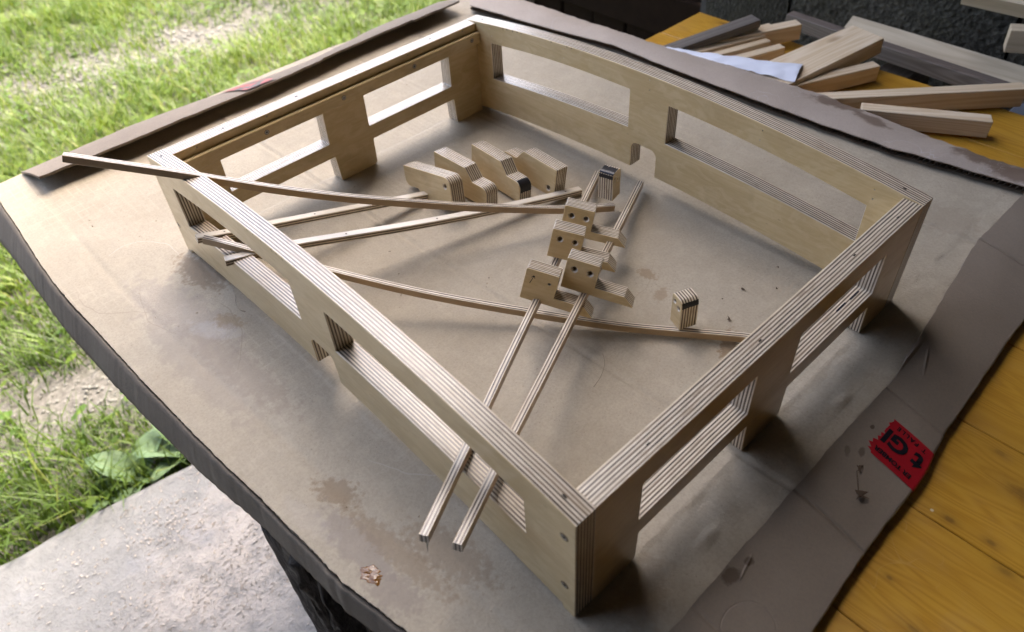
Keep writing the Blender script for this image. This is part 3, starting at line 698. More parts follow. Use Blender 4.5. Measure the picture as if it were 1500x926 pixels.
# right flap folded over the near side
def rgi(t): x = -.16 + t * .92; return (x, float(np.interp(x, [-.1, .04, .26, .35, .58, .70, .9], [-.053, -.052, -.049, -.050, -.020, -.021, -.02])) + .0012 * mnoise.noise(Vector((x * 30, 0, 0))) + .0006 * mnoise.noise(Vector((x * 90, 0, 0))), .0046)
def rgf(t): x = -.16 + t * .92; return (x, float(np.interp(x, [-.1, .11, .185, .287, .345, .423, .5, .7], [-.119, -.116, -.112, -.109, -.103, -.099, -.097, -.094])) + .0024 * mnoise.noise(Vector((x * 9, 0, 5))) + .0010 * mnoise.noise(Vector((x * 60, 0, 5))), -.0130)
def make_right_liner():
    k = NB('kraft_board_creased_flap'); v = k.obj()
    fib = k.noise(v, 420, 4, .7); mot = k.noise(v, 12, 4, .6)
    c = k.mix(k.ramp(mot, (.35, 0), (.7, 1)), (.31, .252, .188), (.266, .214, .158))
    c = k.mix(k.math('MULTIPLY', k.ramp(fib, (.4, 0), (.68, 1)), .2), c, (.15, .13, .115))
    for cc, r, rot, a in [((.10, -.057), (.010, .007), 0, .8), ((.118, -.060), (.005, .004), 0, .8), ((.29, -.062), (.003, .002), 0, .9), ((.262, -.068), (.006, .003), .4, .7), ((.253, -.060), (.006, .003), .4, .5), ((.05, -.08), (.02, .01), 0, .35)]:
        c = k.mix(k.math('MULTIPLY', k.blob(v, cc, r, rot, .5, .6, 180), a), c, (.105, .072, .045))
    sep = k.n('SeparateXYZ', None, _0=v); h = fib; x = sep.outputs[0]
    for cx, amp in ((.192, 9), (.335, 5), (.585, 8), (.062, 5)):
        d = k.math('DIVIDE', k.math('SUBTRACT', x, cx), .0016)
        h = k.math('SUBTRACT', h, k.math('MULTIPLY', k.math('POWER', 2.718, k.math('MULTIPLY', k.math('MULTIPLY', d, d), -1.0)), amp))
    # dents: a straight crease and a pressed ring
    for (c0, c1, wdt, amp) in [((.100, -.064), (.126, -.058), .0007, 4), ((.345, -.048), (.42, -.045), .0014, 8), ((.37, -.066), (.41, -.052), .001, 5)]:
        ang = math.atan2(c1[1] - c0[1], c1[0] - c0[0]); Lh = math.dist(c0, c1) / 2; m_ = ((c0[0] + c1[0]) / 2, (c0[1] + c1[1]) / 2)
        v2 = k.n('Mapping', {'vector_type': 'TEXTURE'}, Vector=v, Location=(m_[0], m_[1], 0), Rotation=(0, 0, ang), Scale=(Lh, wdt * 2, 1000)).outputs[0]
        ln = k.n('VectorMath', {'operation': 'LENGTH'}, _0=v2).outputs['Value']
        h = k.math('ADD', h, k.math('MULTIPLY', k.ramp(ln, (0, 1), (1, 0)), amp))
    v3 = k.n('Mapping', {'vector_type': 'TEXTURE'}, Vector=v, Location=(.078, -.088, 0), Scale=(.022, .018, 1000)).outputs[0]
    ln = k.n('VectorMath', {'operation': 'LENGTH'}, _0=v3).outputs['Value']
    h = k.math('SUBTRACT', h, k.math('MULTIPLY', k.ramp(k.math('ABSOLUTE', k.math('SUBTRACT', ln, 1)), (0, 1), (.05, 0)), .9))
    return k.out(c, .58, k.bump(h, .0006, .5), .35)
M_RIGHT = make_right_liner()
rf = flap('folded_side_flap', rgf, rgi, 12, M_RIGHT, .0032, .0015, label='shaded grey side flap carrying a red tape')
V = []; F = []   # the rounded fold and the double layer under it
for j in range(181):
    t = j / 180; p = Vector(rgf(t))
    for a in np.linspace(0, math.pi, 7): V.append((p.x, p.y + .0006 - .0022 * math.sin(a), p.z - .0020 + .0020 * math.cos(a)))
F = [(j * 7 + q, j * 7 + q + 1, j * 7 + 8 + q, j * 7 + 7 + q) for j in range(180) for q in range(6)]
mesh_obj('fold', V, F, M_RIGHT, cb, smooth=True)
fluted_edge('corrugated_edge', [tuple(Vector(rgi(t)) + Vector((0, .0002, -.0006))) for t in np.linspace(0, 1, 150)], (0, -.010, -.0030), .0026, cb, M_EDGE)

# warning tape, torn at one end, printed upside down for the camera
def on_flap(x, y):
    t = (x + .16) / .92; a = Vector(rgf(t)); b = Vector(rgi(t)); s = (y - a.y) / (b.y - a.y); p = a.lerp(b, s)
    return p.z + .0015 * math.sin(math.pi * max(0, min(1, s))) + .0009 * mnoise.noise(p * 22)
def make_tape():
    k = NB('red_tape'); n1 = k.noise(k.obj(), 90, 3); c = k.mix(n1, (.36, .008, .014), (.46, .014, .024)); return k.out(c, .33, k.bump(n1, .0004, .2), .5)
M_TAPE = make_tape()
tp = empty('tape_anchor'); 
bpy.data.objects.remove(tp)
tx0, tx1 = .2670, .3115; 
V = []; F = []; nX = 26; nY = 14
for i in range(nX + 1):
    x = tx0 + (tx1 - tx0) * i / nX
    ytop = -.0705 + .0022 * mnoise.noise(Vector((i * 1.7, 3, 0))) + .0012 * ((i * 7) % 3 - 1) * (i / nX < .62) + .003 * math.exp(-((i / nX - .22) / .1) ** 2) - .0015 * (i / nX < .06)
    ybot = rgf((x + .16) / .92)[1] + .0004
    for j in range(nY + 1):
        y = ybot + (ytop - ybot) * j / nY; V.append((x, y, on_flap(x, y) + .0006))
F = [(i * (nY + 1) + j, i * (nY + 1) + j + 1, (i + 1) * (nY + 1) + j + 1, (i + 1) * (nY + 1) + j) for i in range(nX) for j in range(nY)]
tape = mesh_obj('red_tape', V, F, M_TAPE, cb, smooth=True); tape['label'] = 'red warning tape with black lettering torn at one end'
# tape running on round the fold
V = []
for i in range(nX + 1):
    x = tx0 + (tx1 - tx0) * i / nX; p = Vector(rgf((x + .16) / .92))
    for a in np.linspace(0.0, math.pi * .8, 6): V.append((x, p.y + .0006 - .0026 * math.sin(a) - .0002, p.z - .0020 + .0027 * math.cos(a)))
F = [(i * 6 + q, i * 6 + q + 1, i * 6 + 7 + q, i * 6 + 6 + q) for i in range(nX) for q in range(5)]
mesh_obj('tape_turn', V, F, M_TAPE, tape, smooth=True)
def text_mesh(name, body, size, x, y, rot, parent, bold=0.0, spacing=1.0, clip=None):
    cu = bpy.data.curves.new(name, 'FONT'); cu.body = body; cu.size = size; cu.align_x = 'LEFT'; cu.offset = bold; cu.space_character = spacing; cu.resolution_u = 3
    ob = bpy.data.objects.new(name, cu); COL.objects.link(ob); bpy.context.view_layer.update()
    me = bpy.data.meshes.new_from_object(ob.evaluated_get(bpy.context.evaluated_depsgraph_get())); bpy.data.objects.remove(ob)
    ca, sa = math.cos(rot), math.sin(rot)
    for v in me.vertices:
        X = x + ca * v.co.x - sa * v.co.y; Y = y + sa * v.co.x + ca * v.co.y
        v.co = (X, Y, on_flap(X, Y) + .0010)
    me.materials.clear(); me.materials.append(M_INK); return link(bpy.data.objects.new(name, me), parent)
UP = math.pi / 2      # lettering reads along +Y, its tops towards -X
text_mesh('lettering', 'ER TOMBER', .0062, .2765, -.1055, UP, tape, .00022, 1.0)
text_mesh('lettering', 't', .024, .2990, -.1062, UP, tape, .0009)
text_mesh('lettering', 'GI', .0215, .2990, -.0930, UP, tape, .0009, 1.02)
text_mesh('lettering', 'T FALLE', .0058, .3078, -.1030, UP, tape, .0002, 1.35)
# the faded red tape on the far-left flap
V = []; F = []
for i in range(9):
    x = .205 + .048 * i / 8
    for j in range(5):
        t = (x + .078) / .695; a = Vector(blf(t)); b = Vector(bli(t)); s = .10 + .84 * j / 4; p = a.lerp(b, s); V.append((p.x + .004 * (j - 2), p.y, p.z + .002 * math.sin(math.pi * s) + .0018))
F = [(i * 5 + j, i * 5 + j + 1, i * 5 + 6 + j, i * 5 + 5 + j) for i in range(8) for j in range(4)]
k = NB('faded_red_tape'); v = k.obj(); msk = k.ramp(k.noise(v, 60, 2), (.5, 0), (.56, 1))
c_ = k.mix(msk, (.30, .035, .03), (.05, .035, .03)); o = mesh_obj('red_tape', V, F, k.out(c_, .4), cb, smooth=True); o['label'] = 'faded red tape on the narrow flap by the grass'

# ------------------------------------------------------------------ plywood frame
T = .018; L = .5917; W = .4446; H = .12
fr = empty('plywood_structure', (0, 0, 0)); tag(fr, 'large open birch plywood frame with arched sides and cut-out windows', 'frame')
def arch(y, amp): d = (y - L / 2) / (L / 2); return amp * (1 - d * d)
def side_outline(amp):
    P = []
    bot = lambda y: .0035 + arch(y, .0195)
    N_ = 22
    # local x = L - y, so walk y downwards for counter-clockwise order along the bottom
    def seq(y0, y1, f, n): return [(L - (y0 + (y1 - y0) * i / n), f(y0 + (y1 - y0) * i / n)) for i in range(n + 1)]
    P += [(.0015, 0), (.011, 0), (.0125, bot(L - .0125))]
    P += seq(L - .02, .3165, bot, N_)
    P += roundpoly([(L - .3150, bot(.315), 0), (L - .3150, .0553, .008), (L - .2800, .0550, .008), (L - .2795, bot(.28), 0)])[0:]
    P += seq(.278, .02, bot, N_)
    P += [(L - .0125, bot(.0125)), (L - .011, 0), (L - .0015, 0), (L, .0015)]
    P += [(L - y, H + arch(y, amp)) for y in np.linspace(0, L, 49)]
    P += [(0, .0015)]
    return P
def win(y0, y1, b0, b1, t0, t1):
    q = [(L - y1, b1, .003), (L - y0, b0, .003), (L - y0, t0, .003)]
    pts = [(L - y1, b1), (L - y0, b0)]
    n = 10
    top = [(L - (y0 + (y1 - y0) * i / n), t0 + (t1 - t0) * i / n + .0040 * math.sin(math.pi * i / n)) for i in range(n + 1)]
    botm = [(L - (y1 + (y0 - y1) * i / n), b1 + (b0 - b1) * i / n + .0024 * math.sin(math.pi * i / n)) for i in range(n + 1)]
    lp = botm + top
    return lp[::-1]
def side_board(loc, pins, amp, label):
    holes = [win(.0455, .2690, .0580, .0705, .0985, .1155), win(.3215, .5465, .0715, .0540, .1165, .1015)]
    csk = [.0004, .0004]
    for y, z in pins: holes.append(circle(L - y, z, .0007, 6)); csk.append(.0001)
    o = ply_obj('side_board', side_outline(amp), holes, T, fr, loc, (0, 0, R(-90)), .0005, csk); o['label'] = label
    return o
pins = [(.548, .120), (.544, .1115), (.421, .1315), (.420, .1215), (.296, .1355), (.295, .1245), (.159, .1300), (.160, .1190), (.043, .1165), (.042, .1070)]
sa = side_board((0, L, 0), [(y, z - .004) for y, z in pins if False], .0232, 'front arched side board')
scb = side_board((W - T, L, 0), pins, .0205, 'back arched side board')
def screw(parent, loc, rot, r=.0036):
    s = lathe('screw', [(r, -.0006), (r * 1.0, .0002), (r * .55, -.0012), (r * .50, -.0030), (0, -.0030)], M_METAL, parent, loc, rot, 14)
    for a in (0, math.pi / 2):
        V, F = box_geom(-r * .42, r * .42, -r * .09, r * .09, -.0029, -.0017); mesh_obj('slot', V, F, M_HOLE, None, loc=(0, 0, 0)) if False else None
    return s
def screw_head(parent, loc, rot, r=.0034):
    """countersunk head: rim ring, sloping cup and cross recess in one mesh"""
    n = 14; prof = [(r * 1.25, .00012), (r, .00030), (r * .62, .00018), (r * .40, .0001), (0, .0001)]
    V = [(q * math.cos(2 * math.pi * i / n), q * math.sin(2 * math.pi * i / n), z) for q, z in prof for i in range(n)]
    F = [(k_ * n + i, k_ * n + (i + 1) % n, (k_ + 1) * n + (i + 1) % n, (k_ + 1) * n + i) for k_ in range(4) for i in range(n)]
    FM = [0 if k_ in (0,) else (1 if k_ in (1, 2) else 2) for k_ in range(4) for i in range(n)]
    return mesh_obj('screw', V, F, [M_PLY_DARK, M_METAL, M_HOLE], parent, FM, loc=loc, rot=rot)
M_PLY_DARK = simple('countersink_wood', (.20, .14, .085), .7, 200, .3)
# board A is local: x = L - Y, depth y = X, so its outer face is local y = 0 looking along -y
for y, z in ((.0095, .097), (.0095, .0355), (.5855, .0365)): screw_head(sa, (L - y, -.0001, z), (R(90), 0, 0), .0028)
def end_outline():
    c = .003
    P = [(T, 0), (.0610, 0), (.0640, c), (.0648, .0345), (.1945, .0345), (.1962, 0), (.2465, 0), (.2498, c), (.2506, .0345), (.3795, .0345), (.3815, 0), (W - T, 0), (W - T, H), (T, H)]
    return roundpoly([(x, z, 0 if i in (0, 11, 12, 13) else .0014) for i, (x, z) in enumerate(P)])
def rwin(x0, x1, z0, z1): return roundpoly([(x0, z0, .0015), (x1, z0, .0015), (x1 + .001, z1, .0015), (x0 + .0005, z1, .0015)])[::-1]
def end_board(loc, pinholes, label):
    holes = [rwin(.0630, .1905, .0530, .0962), rwin(.2480, .3775, .0530, .0968)] + [circle(x, z, .0009, 6) for x, z in pinholes]
    o = ply_obj('end_board', end_outline(), holes, T, fr, loc, (0, 0, 0), .0005, [.0004, .0004] + [.0001] * len(pinholes)); o['label'] = label
    return o
eb = end_board((0, 0, 0), [], 'near end board')
ed = end_board((0, L - T, 0), [(.045, .1165), (.127, .1170), (.223, .1165), (.318, .1165), (.405, .1165)], 'far end board')
# little nail recesses in the top edges
for par, pts_ in ((eb, [(.075, .008), (.20, .009), (.33, .009), (.398, .008)]), (ed, [(.08, .008), (.17, .009), (.25, .008), (.36, .009)])):
    for x, y in pts_:
        V, F = box_geom(x - .0016, x + .0016, y - .0006, y + .0006, H - .002, H + .00012); mesh_obj('nail_recess', V, F, M_HOLE, par)
for par, pts_, am_ in ((sa, [.018, .575], .0232), (scb, [.022, .57], .0205)):
    for y in pts_:
        V, F = box_geom(L - y - .0016, L - y + .0016, .0085, .0097, H - .002, H + arch(y, am_) + .00025); mesh_obj('nail_recess', V, F, M_HOLE, par)
# screwed-on batten inside the far end board
V, F = box_geom(T + .0006, W - T - .0006, L - T - .0066, L - T - .0001, .0962, .1105, .0006)
cl = mesh_obj('batten', V, F, M_VENEER, fr, attrs=[(x + 4, y, z) for x, y, z in V])
for x in (.024, .119, .219, .321, .413): screw_head(cl, (x, L - T - .0067, .1040), (R(90), 0, 0), .0024)
# marker dash on the near end board's lower rail
for x, y in ((.366, .010), (.345, .0105)):
    V, F = box_geom(x - .009, x + .006, y - .0009, y + .0007, .0532, .05335); mesh_obj('marker_dash', V, F, M_INK, eb)

# ------------------------------------------------------------------ loose slats
def catmull(P, n):
    P = [Vector(p) for p in P]; P = [P[0] * 2 - P[1]] + P + [P[-1] * 2 - P[-2]]; out = []
    for i in range(1, len(P) - 2):
        for q in range(n):
            t = q / n; a, b, c, d = P[i - 1:i + 3]
            out.append(.5 * ((2 * b) + (-a + c) * t + (2 * a - 5 * b + 4 * c - d) * t * t + (-a + 3 * b - 3 * c + d) * t ** 3))
    out.append(P[-2]); return out
def slat(path, on_edge, label, holes_at=(), wid=None, th=.0066):
    wid = wid or (.0074 if on_edge else .0088)
    """path: centre line of the upper surface. on_edge: plies seen from above"""
    C_ = catmull(path, 8); s = [0]
    for a, b in zip(C_[:-1], C_[1:]): s.append(s[-1] + (b - a).length)
    Ls = s[-1]; S = np.array(s); CX = np.array([c[:] for c in C_])
    def frame(x):
        p = Vector([float(np.interp(x, S, CX[:, q])) for q in range(3)]); e = .004
        p2 = Vector([float(np.interp(min(Ls, x + e), S, CX[:, q])) for q in range(3)]); p1 = Vector([float(np.interp(max(0, x - e), S, CX[:, q])) for q in range(3)])
        t = (p2 - p1).normalized(); side = Vector((0, 0, 1)).cross(t).normalized(); up = t.cross(side); return p, t, side, up
    N_ = 40; c = .0005; o0 = Vector(path[0]); V = []; U = []; F = []; FM = []
    def place(x, y, z):
        p, t, side, up = frame(max(0, min(Ls, x)))
        return (p + side * (th / 2 - y) + up * (z - wid) if on_edge else p + side * (z - wid / 2) - up * y) - o0
    ring = [(c, 0), (wid - c, 0), (wid, c), (wid, th - c), (wid - c, th), (c, th), (0, th - c), (0, c)]   # (z, y)
    off_ = random.random() * 3
    for i in range(N_ + 1):
        x = Ls * i / N_
        for z, y in ring: V.append(tuple(place(x, y, z))); U.append((x + off_, y, z))
    for i in range(N_):
        for q in range(8): F.append((i * 8 + q, i * 8 + (q + 1) % 8, i * 8 + 8 + (q + 1) % 8, i * 8 + 8 + q)); FM.append(1 if q in (2, 6) else 0)
    for i in (0, N_):        # sawn ends keep their own vertices so the plies show
        b = len(V)
        for z, y in ring: V.append(tuple(place(Ls * i / N_, y, z))); U.append((off_, y, z))
        F.append(tuple(range(b, b + 8))); FM.append(1)
    o = mesh_obj('wood_strip', V, F, [M_SHADE_VENEER if on_edge else M_SHEEN_VENEER, M_PLY], None, FM, loc=o0, attrs=U)
    for h in holes_at:       # dark discs on the wide face, screw-hole shade put into their colour
        n_ = 10; HV = []
        for r_, dz in ((.0011, .00006), (.0006, .00004)):
            for q in range(n_):
                a = 2 * math.pi * q / n_; HV.append(tuple(place(h * Ls + r_ * math.cos(a), -dz, wid / 2 + r_ * math.sin(a))))
        mesh_obj('dark_hole_disc', HV, [(q, (q + 1) % n_, n_ + (q + 1) % n_, n_ + q) for q in range(n_)] + [tuple(range(n_, 2 * n_))], [M_PLY_DARK, M_HOLE], o, [0] * n_ + [1])
    tag(o, label, 'slat', 'loose plywood slats lying through the frame'); return o
slat([(-.0736, .5518, .1741), (-.0357, .5282, .1569), (.0049, .5029, .1385), (.0675, .4639, .1090), (.1196, .4315, .0873), (.1752, .3969, .0677), (.2341, .3602, .0487), (.3122, .3116, .0275), (.3612, .2812, .0195)], True,
     'long bowed slat lying over the front board, its dark end out above the grass', (.07, .36, .62))
slat([(-.0067, .4848, .0785), (.0059, .4677, .0742), (.0686, .3825, .0490), (.1199, .3127, .0314), (.1749, .2380, .0193), (.2288, .1647, .0110), (.2662, .1139, .0102), (.2988, .0696, .0104), (.320, .035, .0104)], True,
     'bowed slat crossing the cardboard from the left window to the near end board', (.08, .42, .78))
slat([(-.0072, .5068, .0675), (.0261, .5011, .0590), (.0671, .4941, .0502), (.1400, .4816, .0337), (.2333, .4656, .0127), (.2551, .4618, .0085)], False,
     'flat slat with dark holes from the left window to under the leftmost notched block', (.1, .45, .8))
slat([(-.0048, .4534, .0672), (.0462, .4384, .0625), (.1040, .4214, .0510), (.1730, .4010, .0370), (.2402, .3812, .0250), (.3042, .3624, .0155), (.3724, .3423, .0070)], False,
     'flat slat passing below the bowed one and ending beyond the notched blocks', (.06, .3, .55, .72, .95))
slat([(-.0565, .0800, .0820), (.0210, .1240, .0715), (.098, .169, .059), (.175, .213, .047), (.252, .257, .035), (.330, .302, .024), (.407, .346, .012)], True,
     'striped slat poking out of the front window with a nail tip at its end', ())
slat([(-.0450, .0600, .0820), (.032, .099, .0712), (.110, .138, .059), (.188, .177, .048), (.266, .216, .037), (.344, .255, .025), (.422, .294, .014)], True,
     'striped slat poking out of the front window nearest the corner screws', ())
V = [(.0007 * math.cos(a), .0007 * math.sin(a), 0) for a in np.linspace(0, 2 * math.pi, 7)[:-1]] + [(0, 0, -.011)]
nl = mesh_obj('nail', V, [tuple(range(6))] + [(i, (i + 1) % 6, 6) for i in range(6)], M_METAL, loc=(-.0555, .0795, .0722), rot=(R(-6), R(10), 0))
tag(nl, 'thin nail point under the end of the striped slat', 'nail')

# ------------------------------------------------------------------ loose blocks
BA, BH, BK, B2, BE = .0551, .0377, .0120, .0243, .0369
def step_block(loc, rot, kind, label, ink=False, tread_ink=False):
    """stepped block; kind: 'right' toe to the right, 'left' seen from its other side, 'over' turned upside down"""
    if kind == 'right':
        P = [(-BA, 0, .010), (BE, 0, .001), (BE, B2, .0085), (BK, B2, .0006), (0, BH, .0022), (-BA, BH, .001)]; hole = (-BA + .010, .010)
    elif kind == 'over':
        P = [(BA, BH, .0105), (-BE, BH, .001), (-BE, BH - B2, .0085), (-BK, BH - B2, .0006), (0, 0, .002), (BA, 0, .001)]; hole = (BA - .0105, BH - .011)
    else:
        P = [(BA, 0, .010), (BA, BH, .001), (0, BH, .0022), (-BK, B2, .0006), (-BE, B2, .0085), (-BE, 0, .001)]; hole = (BA - .0105, .0105)
    ar = sum(P[i][0] * P[(i + 1) % 6][1] - P[(i + 1) % 6][0] * P[i][1] for i in range(6))
    if ar < 0: P = P[::-1]
    o = ply_obj('stepped_block', roundpoly(P), [circle(hole[0], hole[1], .0022, 14)], T, None, loc, rot, .0004, [.0016])
    tag(o, label, 'wood block', 'stepped plywood blocks'); return o
step_block((.2392, .4647, -.0005), (-.1409, -.2348, -1.5809), 'over', 'leftmost stepped block, upside down with its hole near the rounded top corner')
step_block((.2742, .4339, .0023), (-.1073, -.0232, -1.5655), 'right', 'second stepped block from the left with a clean rounded toe')
b3 = step_block((.3102, .4140, .0022), (-.1271, -.0306, -1.6444), 'right', 'third stepped block from the left with black ink on its toe')
# ink brushed over the rounded toe
V = []; U = []
import itertools
pr_ = [(BE - .0085 + .0087 * math.sin(a), B2 - .0085 + .0087 * math.cos(a)) for a in np.linspace(.05, 1.5, 8)] + [(BE + .0002, B2 - .0125)]
for i, (x, z) in enumerate(pr_):
    for q in range(9):
        y = .001 + .016 * q / 8; jit = .0012 * mnoise.noise(Vector((i * 3.1, q * 1.7, 0))) if i in (0, len(pr_) - 1) else 0; V.append((x + (jit if i == 0 else 0), y, z + (jit if i else 0)))
F = [(i * 9 + q, i * 9 + q + 1, i * 9 + 10 + q, i * 9 + 9 + q) for i in range(len(pr_) - 1) for q in range(8)]
mesh_obj('ink_mark', V, F, M_INK, b3, smooth=True)
e4 = Euler((.1266, -.0272, 1.5427)).to_matrix()
p4 = Vector((.3458, .4135, -.0006))
# seen face is local y = 0 after a half turn, so that the toe points away to the left
m4 = e4 @ Matrix.Rotation(math.pi, 3, 'Z')
step_block(p4, m4.to_euler(), 'left', 'rearmost stepped block facing the other way, its hole low at the rounded corner')

RW, RH, RT, RL, RE = .0307, .0320, .0091, .0589, .0693
def arm_block(loc, rot, kind, label):
    P = [(0, 0, .0006), (RE, 0, .0006), (RL, RT, .0006), (RW, RT, .0006), (RW, RH, .0012), (0, RH, .0012)]
    hs = [circle(.0085, RH - .0100, .0021, 14), circle(.0232, RH - .0100, .0021, 14)] if kind == 'two' else [circle(.0232, RH - .0100, .0012, 10)]
    if kind == 'square': pass
    o = ply_obj('arm_block', roundpoly(P), hs, T, None, loc, rot, .0004, [.0014] * len(hs) if kind == 'two' else [.0003])
    tag(o, label, 'wood block', 'plywood blocks with a slanted arm'); return o
arm_block((.2681, .2745, .0375), (-.1526, .1678, -.9931), 'two', 'farthest two-holed arm block standing on the striped slats')
arm_block((.2287, .2532, .0428), (-.1086, .1950, -.9680), 'two', 'two-holed arm block standing between the farthest one and the nearest pair')
arm_block((.2014, .2085, .0480), (-.1805, .1778, -1.0630), 'two', 'two-holed arm block close behind the block marked with an arrow')
r4 = arm_block((.1661, .2262, .0470), (-.2207, .2111, -1.0222), 'one', 'nearest arm block, with a pencilled arrow and one small pin hole')
# hand-drawn arrow on its face
V = []; F = []
def stroke(a, b, w_):
    a = Vector(a); b = Vector(b); d = (b - a).normalized(); nn = Vector((-d.y, d.x)) * w_; i0 = len(V)
    for p in (a - nn, a + nn, b + nn * .7, b - nn * .7): V.append((p.x, -.00012, p.y))
    F.append((i0, i0 + 1, i0 + 2, i0 + 3))
stroke((.0058, .0178), (.0082, .0262), .00035); stroke((.0083, .0262), (.0060, .0240), .0004); stroke((.0083, .0263), (.0094, .0236), .0004); stroke((.0075, .0250), (.0083, .0262), .0009)
mesh_obj('arrow_mark', V, F, M_INK, r4)

def small_block(loc, rot, w_, h_, label, holes, band, rtop=.006):
    P = [(0, 0, .001), (w_, 0, .0015), (w_, h_, rtop), (0, h_, .003)]
    o = ply_obj('small_block', roundpoly(P), [circle(x, z, .0018, 12) for x, z in holes], T, None, loc, rot, .0004, [.0012] * len(holes))
    tag(o, label, 'wood block', 'small plywood end blocks')
    return o
s1 = small_block((.2690, .1310, .0100), (.011, -.0142, -1.9627), .0168, .0345, 'small holed block with a black ink band standing alone on the bowed slat', [(.0045, .0275), (.0118, .0235)], True, .0060)
# ink band across its ply edge
def band(parent, pts, t0=.0006, t1=.0174):
    V = []; n_ = 10
    for i, (x, z) in enumerate(pts):
        for q in range(n_ + 1):
            y = t0 + (t1 - t0) * q / n_; j = .0006 * mnoise.noise(Vector((q * 2.3, i * 5.0, x * 100))) if i in (0, len(pts) - 1) else 0; V.append((x, y, z + j))
    F = [(i * (n_ + 1) + q, i * (n_ + 1) + q + 1, (i + 1) * (n_ + 1) + q + 1, (i + 1) * (n_ + 1) + q) for i in range(len(pts) - 1) for q in range(n_)]
    mesh_obj('ink_band', V, F, M_INK, parent, smooth=True)
band(s1, [(.01695, .0262), (.01695, .0288), (.0166, .0306), (.0159, .0321)])
# the other one turns its ply edge to the camera
s2m = Matrix.Rotation(-.371 + math.pi / 2, 3, 'Z')
s2 = small_block((.3639, .2863, .0195), Euler((0, 0, R(14))).to_matrix().to_euler(), .0180, .0345, 'small block with a blue-black stained top beside the farthest arm block', [(.0055, .026), (.0125, .022)], True, .0050)
band(s2, [(-.0002, .0275), (-.0002, .0312), (.0006, .0336), (.0022, .0346), (.006, .0347), (.0125, .0347)])

# ------------------------------------------------------------------ offcuts and sheets on the far end of the table
OFF = 'planed pine offcuts on the table'
def off(A, B, w_, h_, label, mat=M_PINE):
    o = bar('wooden_offcut', A, B, w_, h_ + (.002 if mat is M_PINE else 0), mat); tag(o, label, 'offcut', OFF); return o
zt = ZT
off((.690, .508, .0010), (.861, .436, .0235), .024, .012, 'dark grey weathered offcut lying on top, farthest to the left', M_GREYWOOD)
off((.700, .519, .0000), (.918, .395, .0085), .020, .022, 'long offcut behind the grey one, its square end reaching furthest to the wall')
off((.700, .496, .0000), (.893, .424, .0035), .020, .022, 'offcut whose front end sticks out below the grey one')
off((.705, .484, -.001), (.862, .4195, .0015), .013, .018, 'thin offcut, upper one of the two short ones above the paper')
off((.705, .459, -.001), (.852, .404, .0010), .013, .018, 'thin offcut, lower one of the two short ones above the paper')
off((.705, .434, -.002), (.852, .380, -.001), .015, .016, 'short thin offcut wedged between the stack and the long pair')
off((.700, .372, .0020), (.924, .3165, .0175), .013, .026, 'long narrow offcut touching the left side of the knotty board')
off((.700, .339, .0015), (.928, .291, .0195), .056, .022, 'widest offcut, a knotty board lying across the others')
off((.705, .328, .0000), (.880, .2475, .0020), .017, .021, 'square offcut between the knotty board and the longest one')
off((.700, .304, .0010), (.936, .0730, .0055), .019, .024, 'longest offcut reaching past the table edge to the right')
off((.757, .203, .0030), (.832, .0700, .0030), .019, .021, 'stubby offcut nearest the right end of the torn cardboard strip')
# white paper sheet
V = []; F = []; nu, nv = 30, 12
c00, c10, c11, c01 = [Vector(q) for q in ((.712, .498, .008), (.750, .298, .0065), (.796, .314, .010), (.728, .480, .006))]
for i in range(nu + 1):
    for j in range(nv + 1):
        u, vv = i / nu, j / nv; p = (c00.lerp(c10, u)).lerp(c01.lerp(c11, u), vv); q = p * 60
        p.z += .0016 * mnoise.noise(q) + .0014 * mnoise.noise(q * 2.3) + .0016 * abs(mnoise.noise(q * 1.4 + Vector((3, 1, 0)))) + .006 * math.sin(math.pi * vv) * (.4 + .6 * u); V.append(tuple(p))
F = [(i * (nv + 1) + j, i * (nv + 1) + j + 1, (i + 1) * (nv + 1) + j + 1, (i + 1) * (nv + 1) + j) for i in range(nu) for j in range(nv)]
ps = mesh_obj('paper_sheet', V, F, simple('white_paper', (.72, .74, .80), .5, 40, .05, bd=.001), smooth=True)
tag(ps, 'crinkled white sheet tucked between the torn strip and the offcuts', 'paper')
# long boards lying beyond the table, on a low trestle
tag(bar('long_plank', (1.105, .405, -.062), (1.050, -.62, -.050), .044, .022, M_PALEPLANK, twist=R(32)), 'long pale dusty plank lying beyond the table against the wall', 'plank')
tag(bar('old_timber', (1.045, .480, -.040), (1.0, -.55, -.050), .020, .022, M_BROWNWOOD), 'old brown timber below the long pale plank', 'timber')
V, F = box_geom(.985, 1.19, -.26, -.20, FLOOR, -.106, .004); t2 = mesh_obj('trestle', V, F, M_BROWNWOOD, attrs=V); tag(t2, 'brown timber trestle carrying the long planks by the wall', 'trestle')
V, F = box_geom(.985, 1.19, .27, .33, FLOOR, -.112, .004); t2 = mesh_obj('trestle', V, F, M_BROWNWOOD, attrs=V); tag(t2, 'brown timber trestle under the left end of the long planks', 'trestle')
tag(bar('upper_plank', (1.11, .235, .052), (1.11, -.60, .070), .050, .024, M_PALEPLANK, twist=R(22)), 'pale plank cut off by the top right corner of the picture', 'plank')
tag(bar('short_beam', (1.030, .140, .034), (1.16, -.16, .054), .024, .032, M_PALEPLANK), 'short beam end pointing left under the upper plank', 'beam')
V, F = box_geom(.86, 1.0, -.62, .085, -.075, -.048, .002); o = mesh_obj('metal_bench', V, F, simple('dull_blue_grey_metal', (.16, .175, .20), .5, 30, .2, metal=.3)); tag(o, 'dull grey bench edge behind the right end of the table', 'bench')

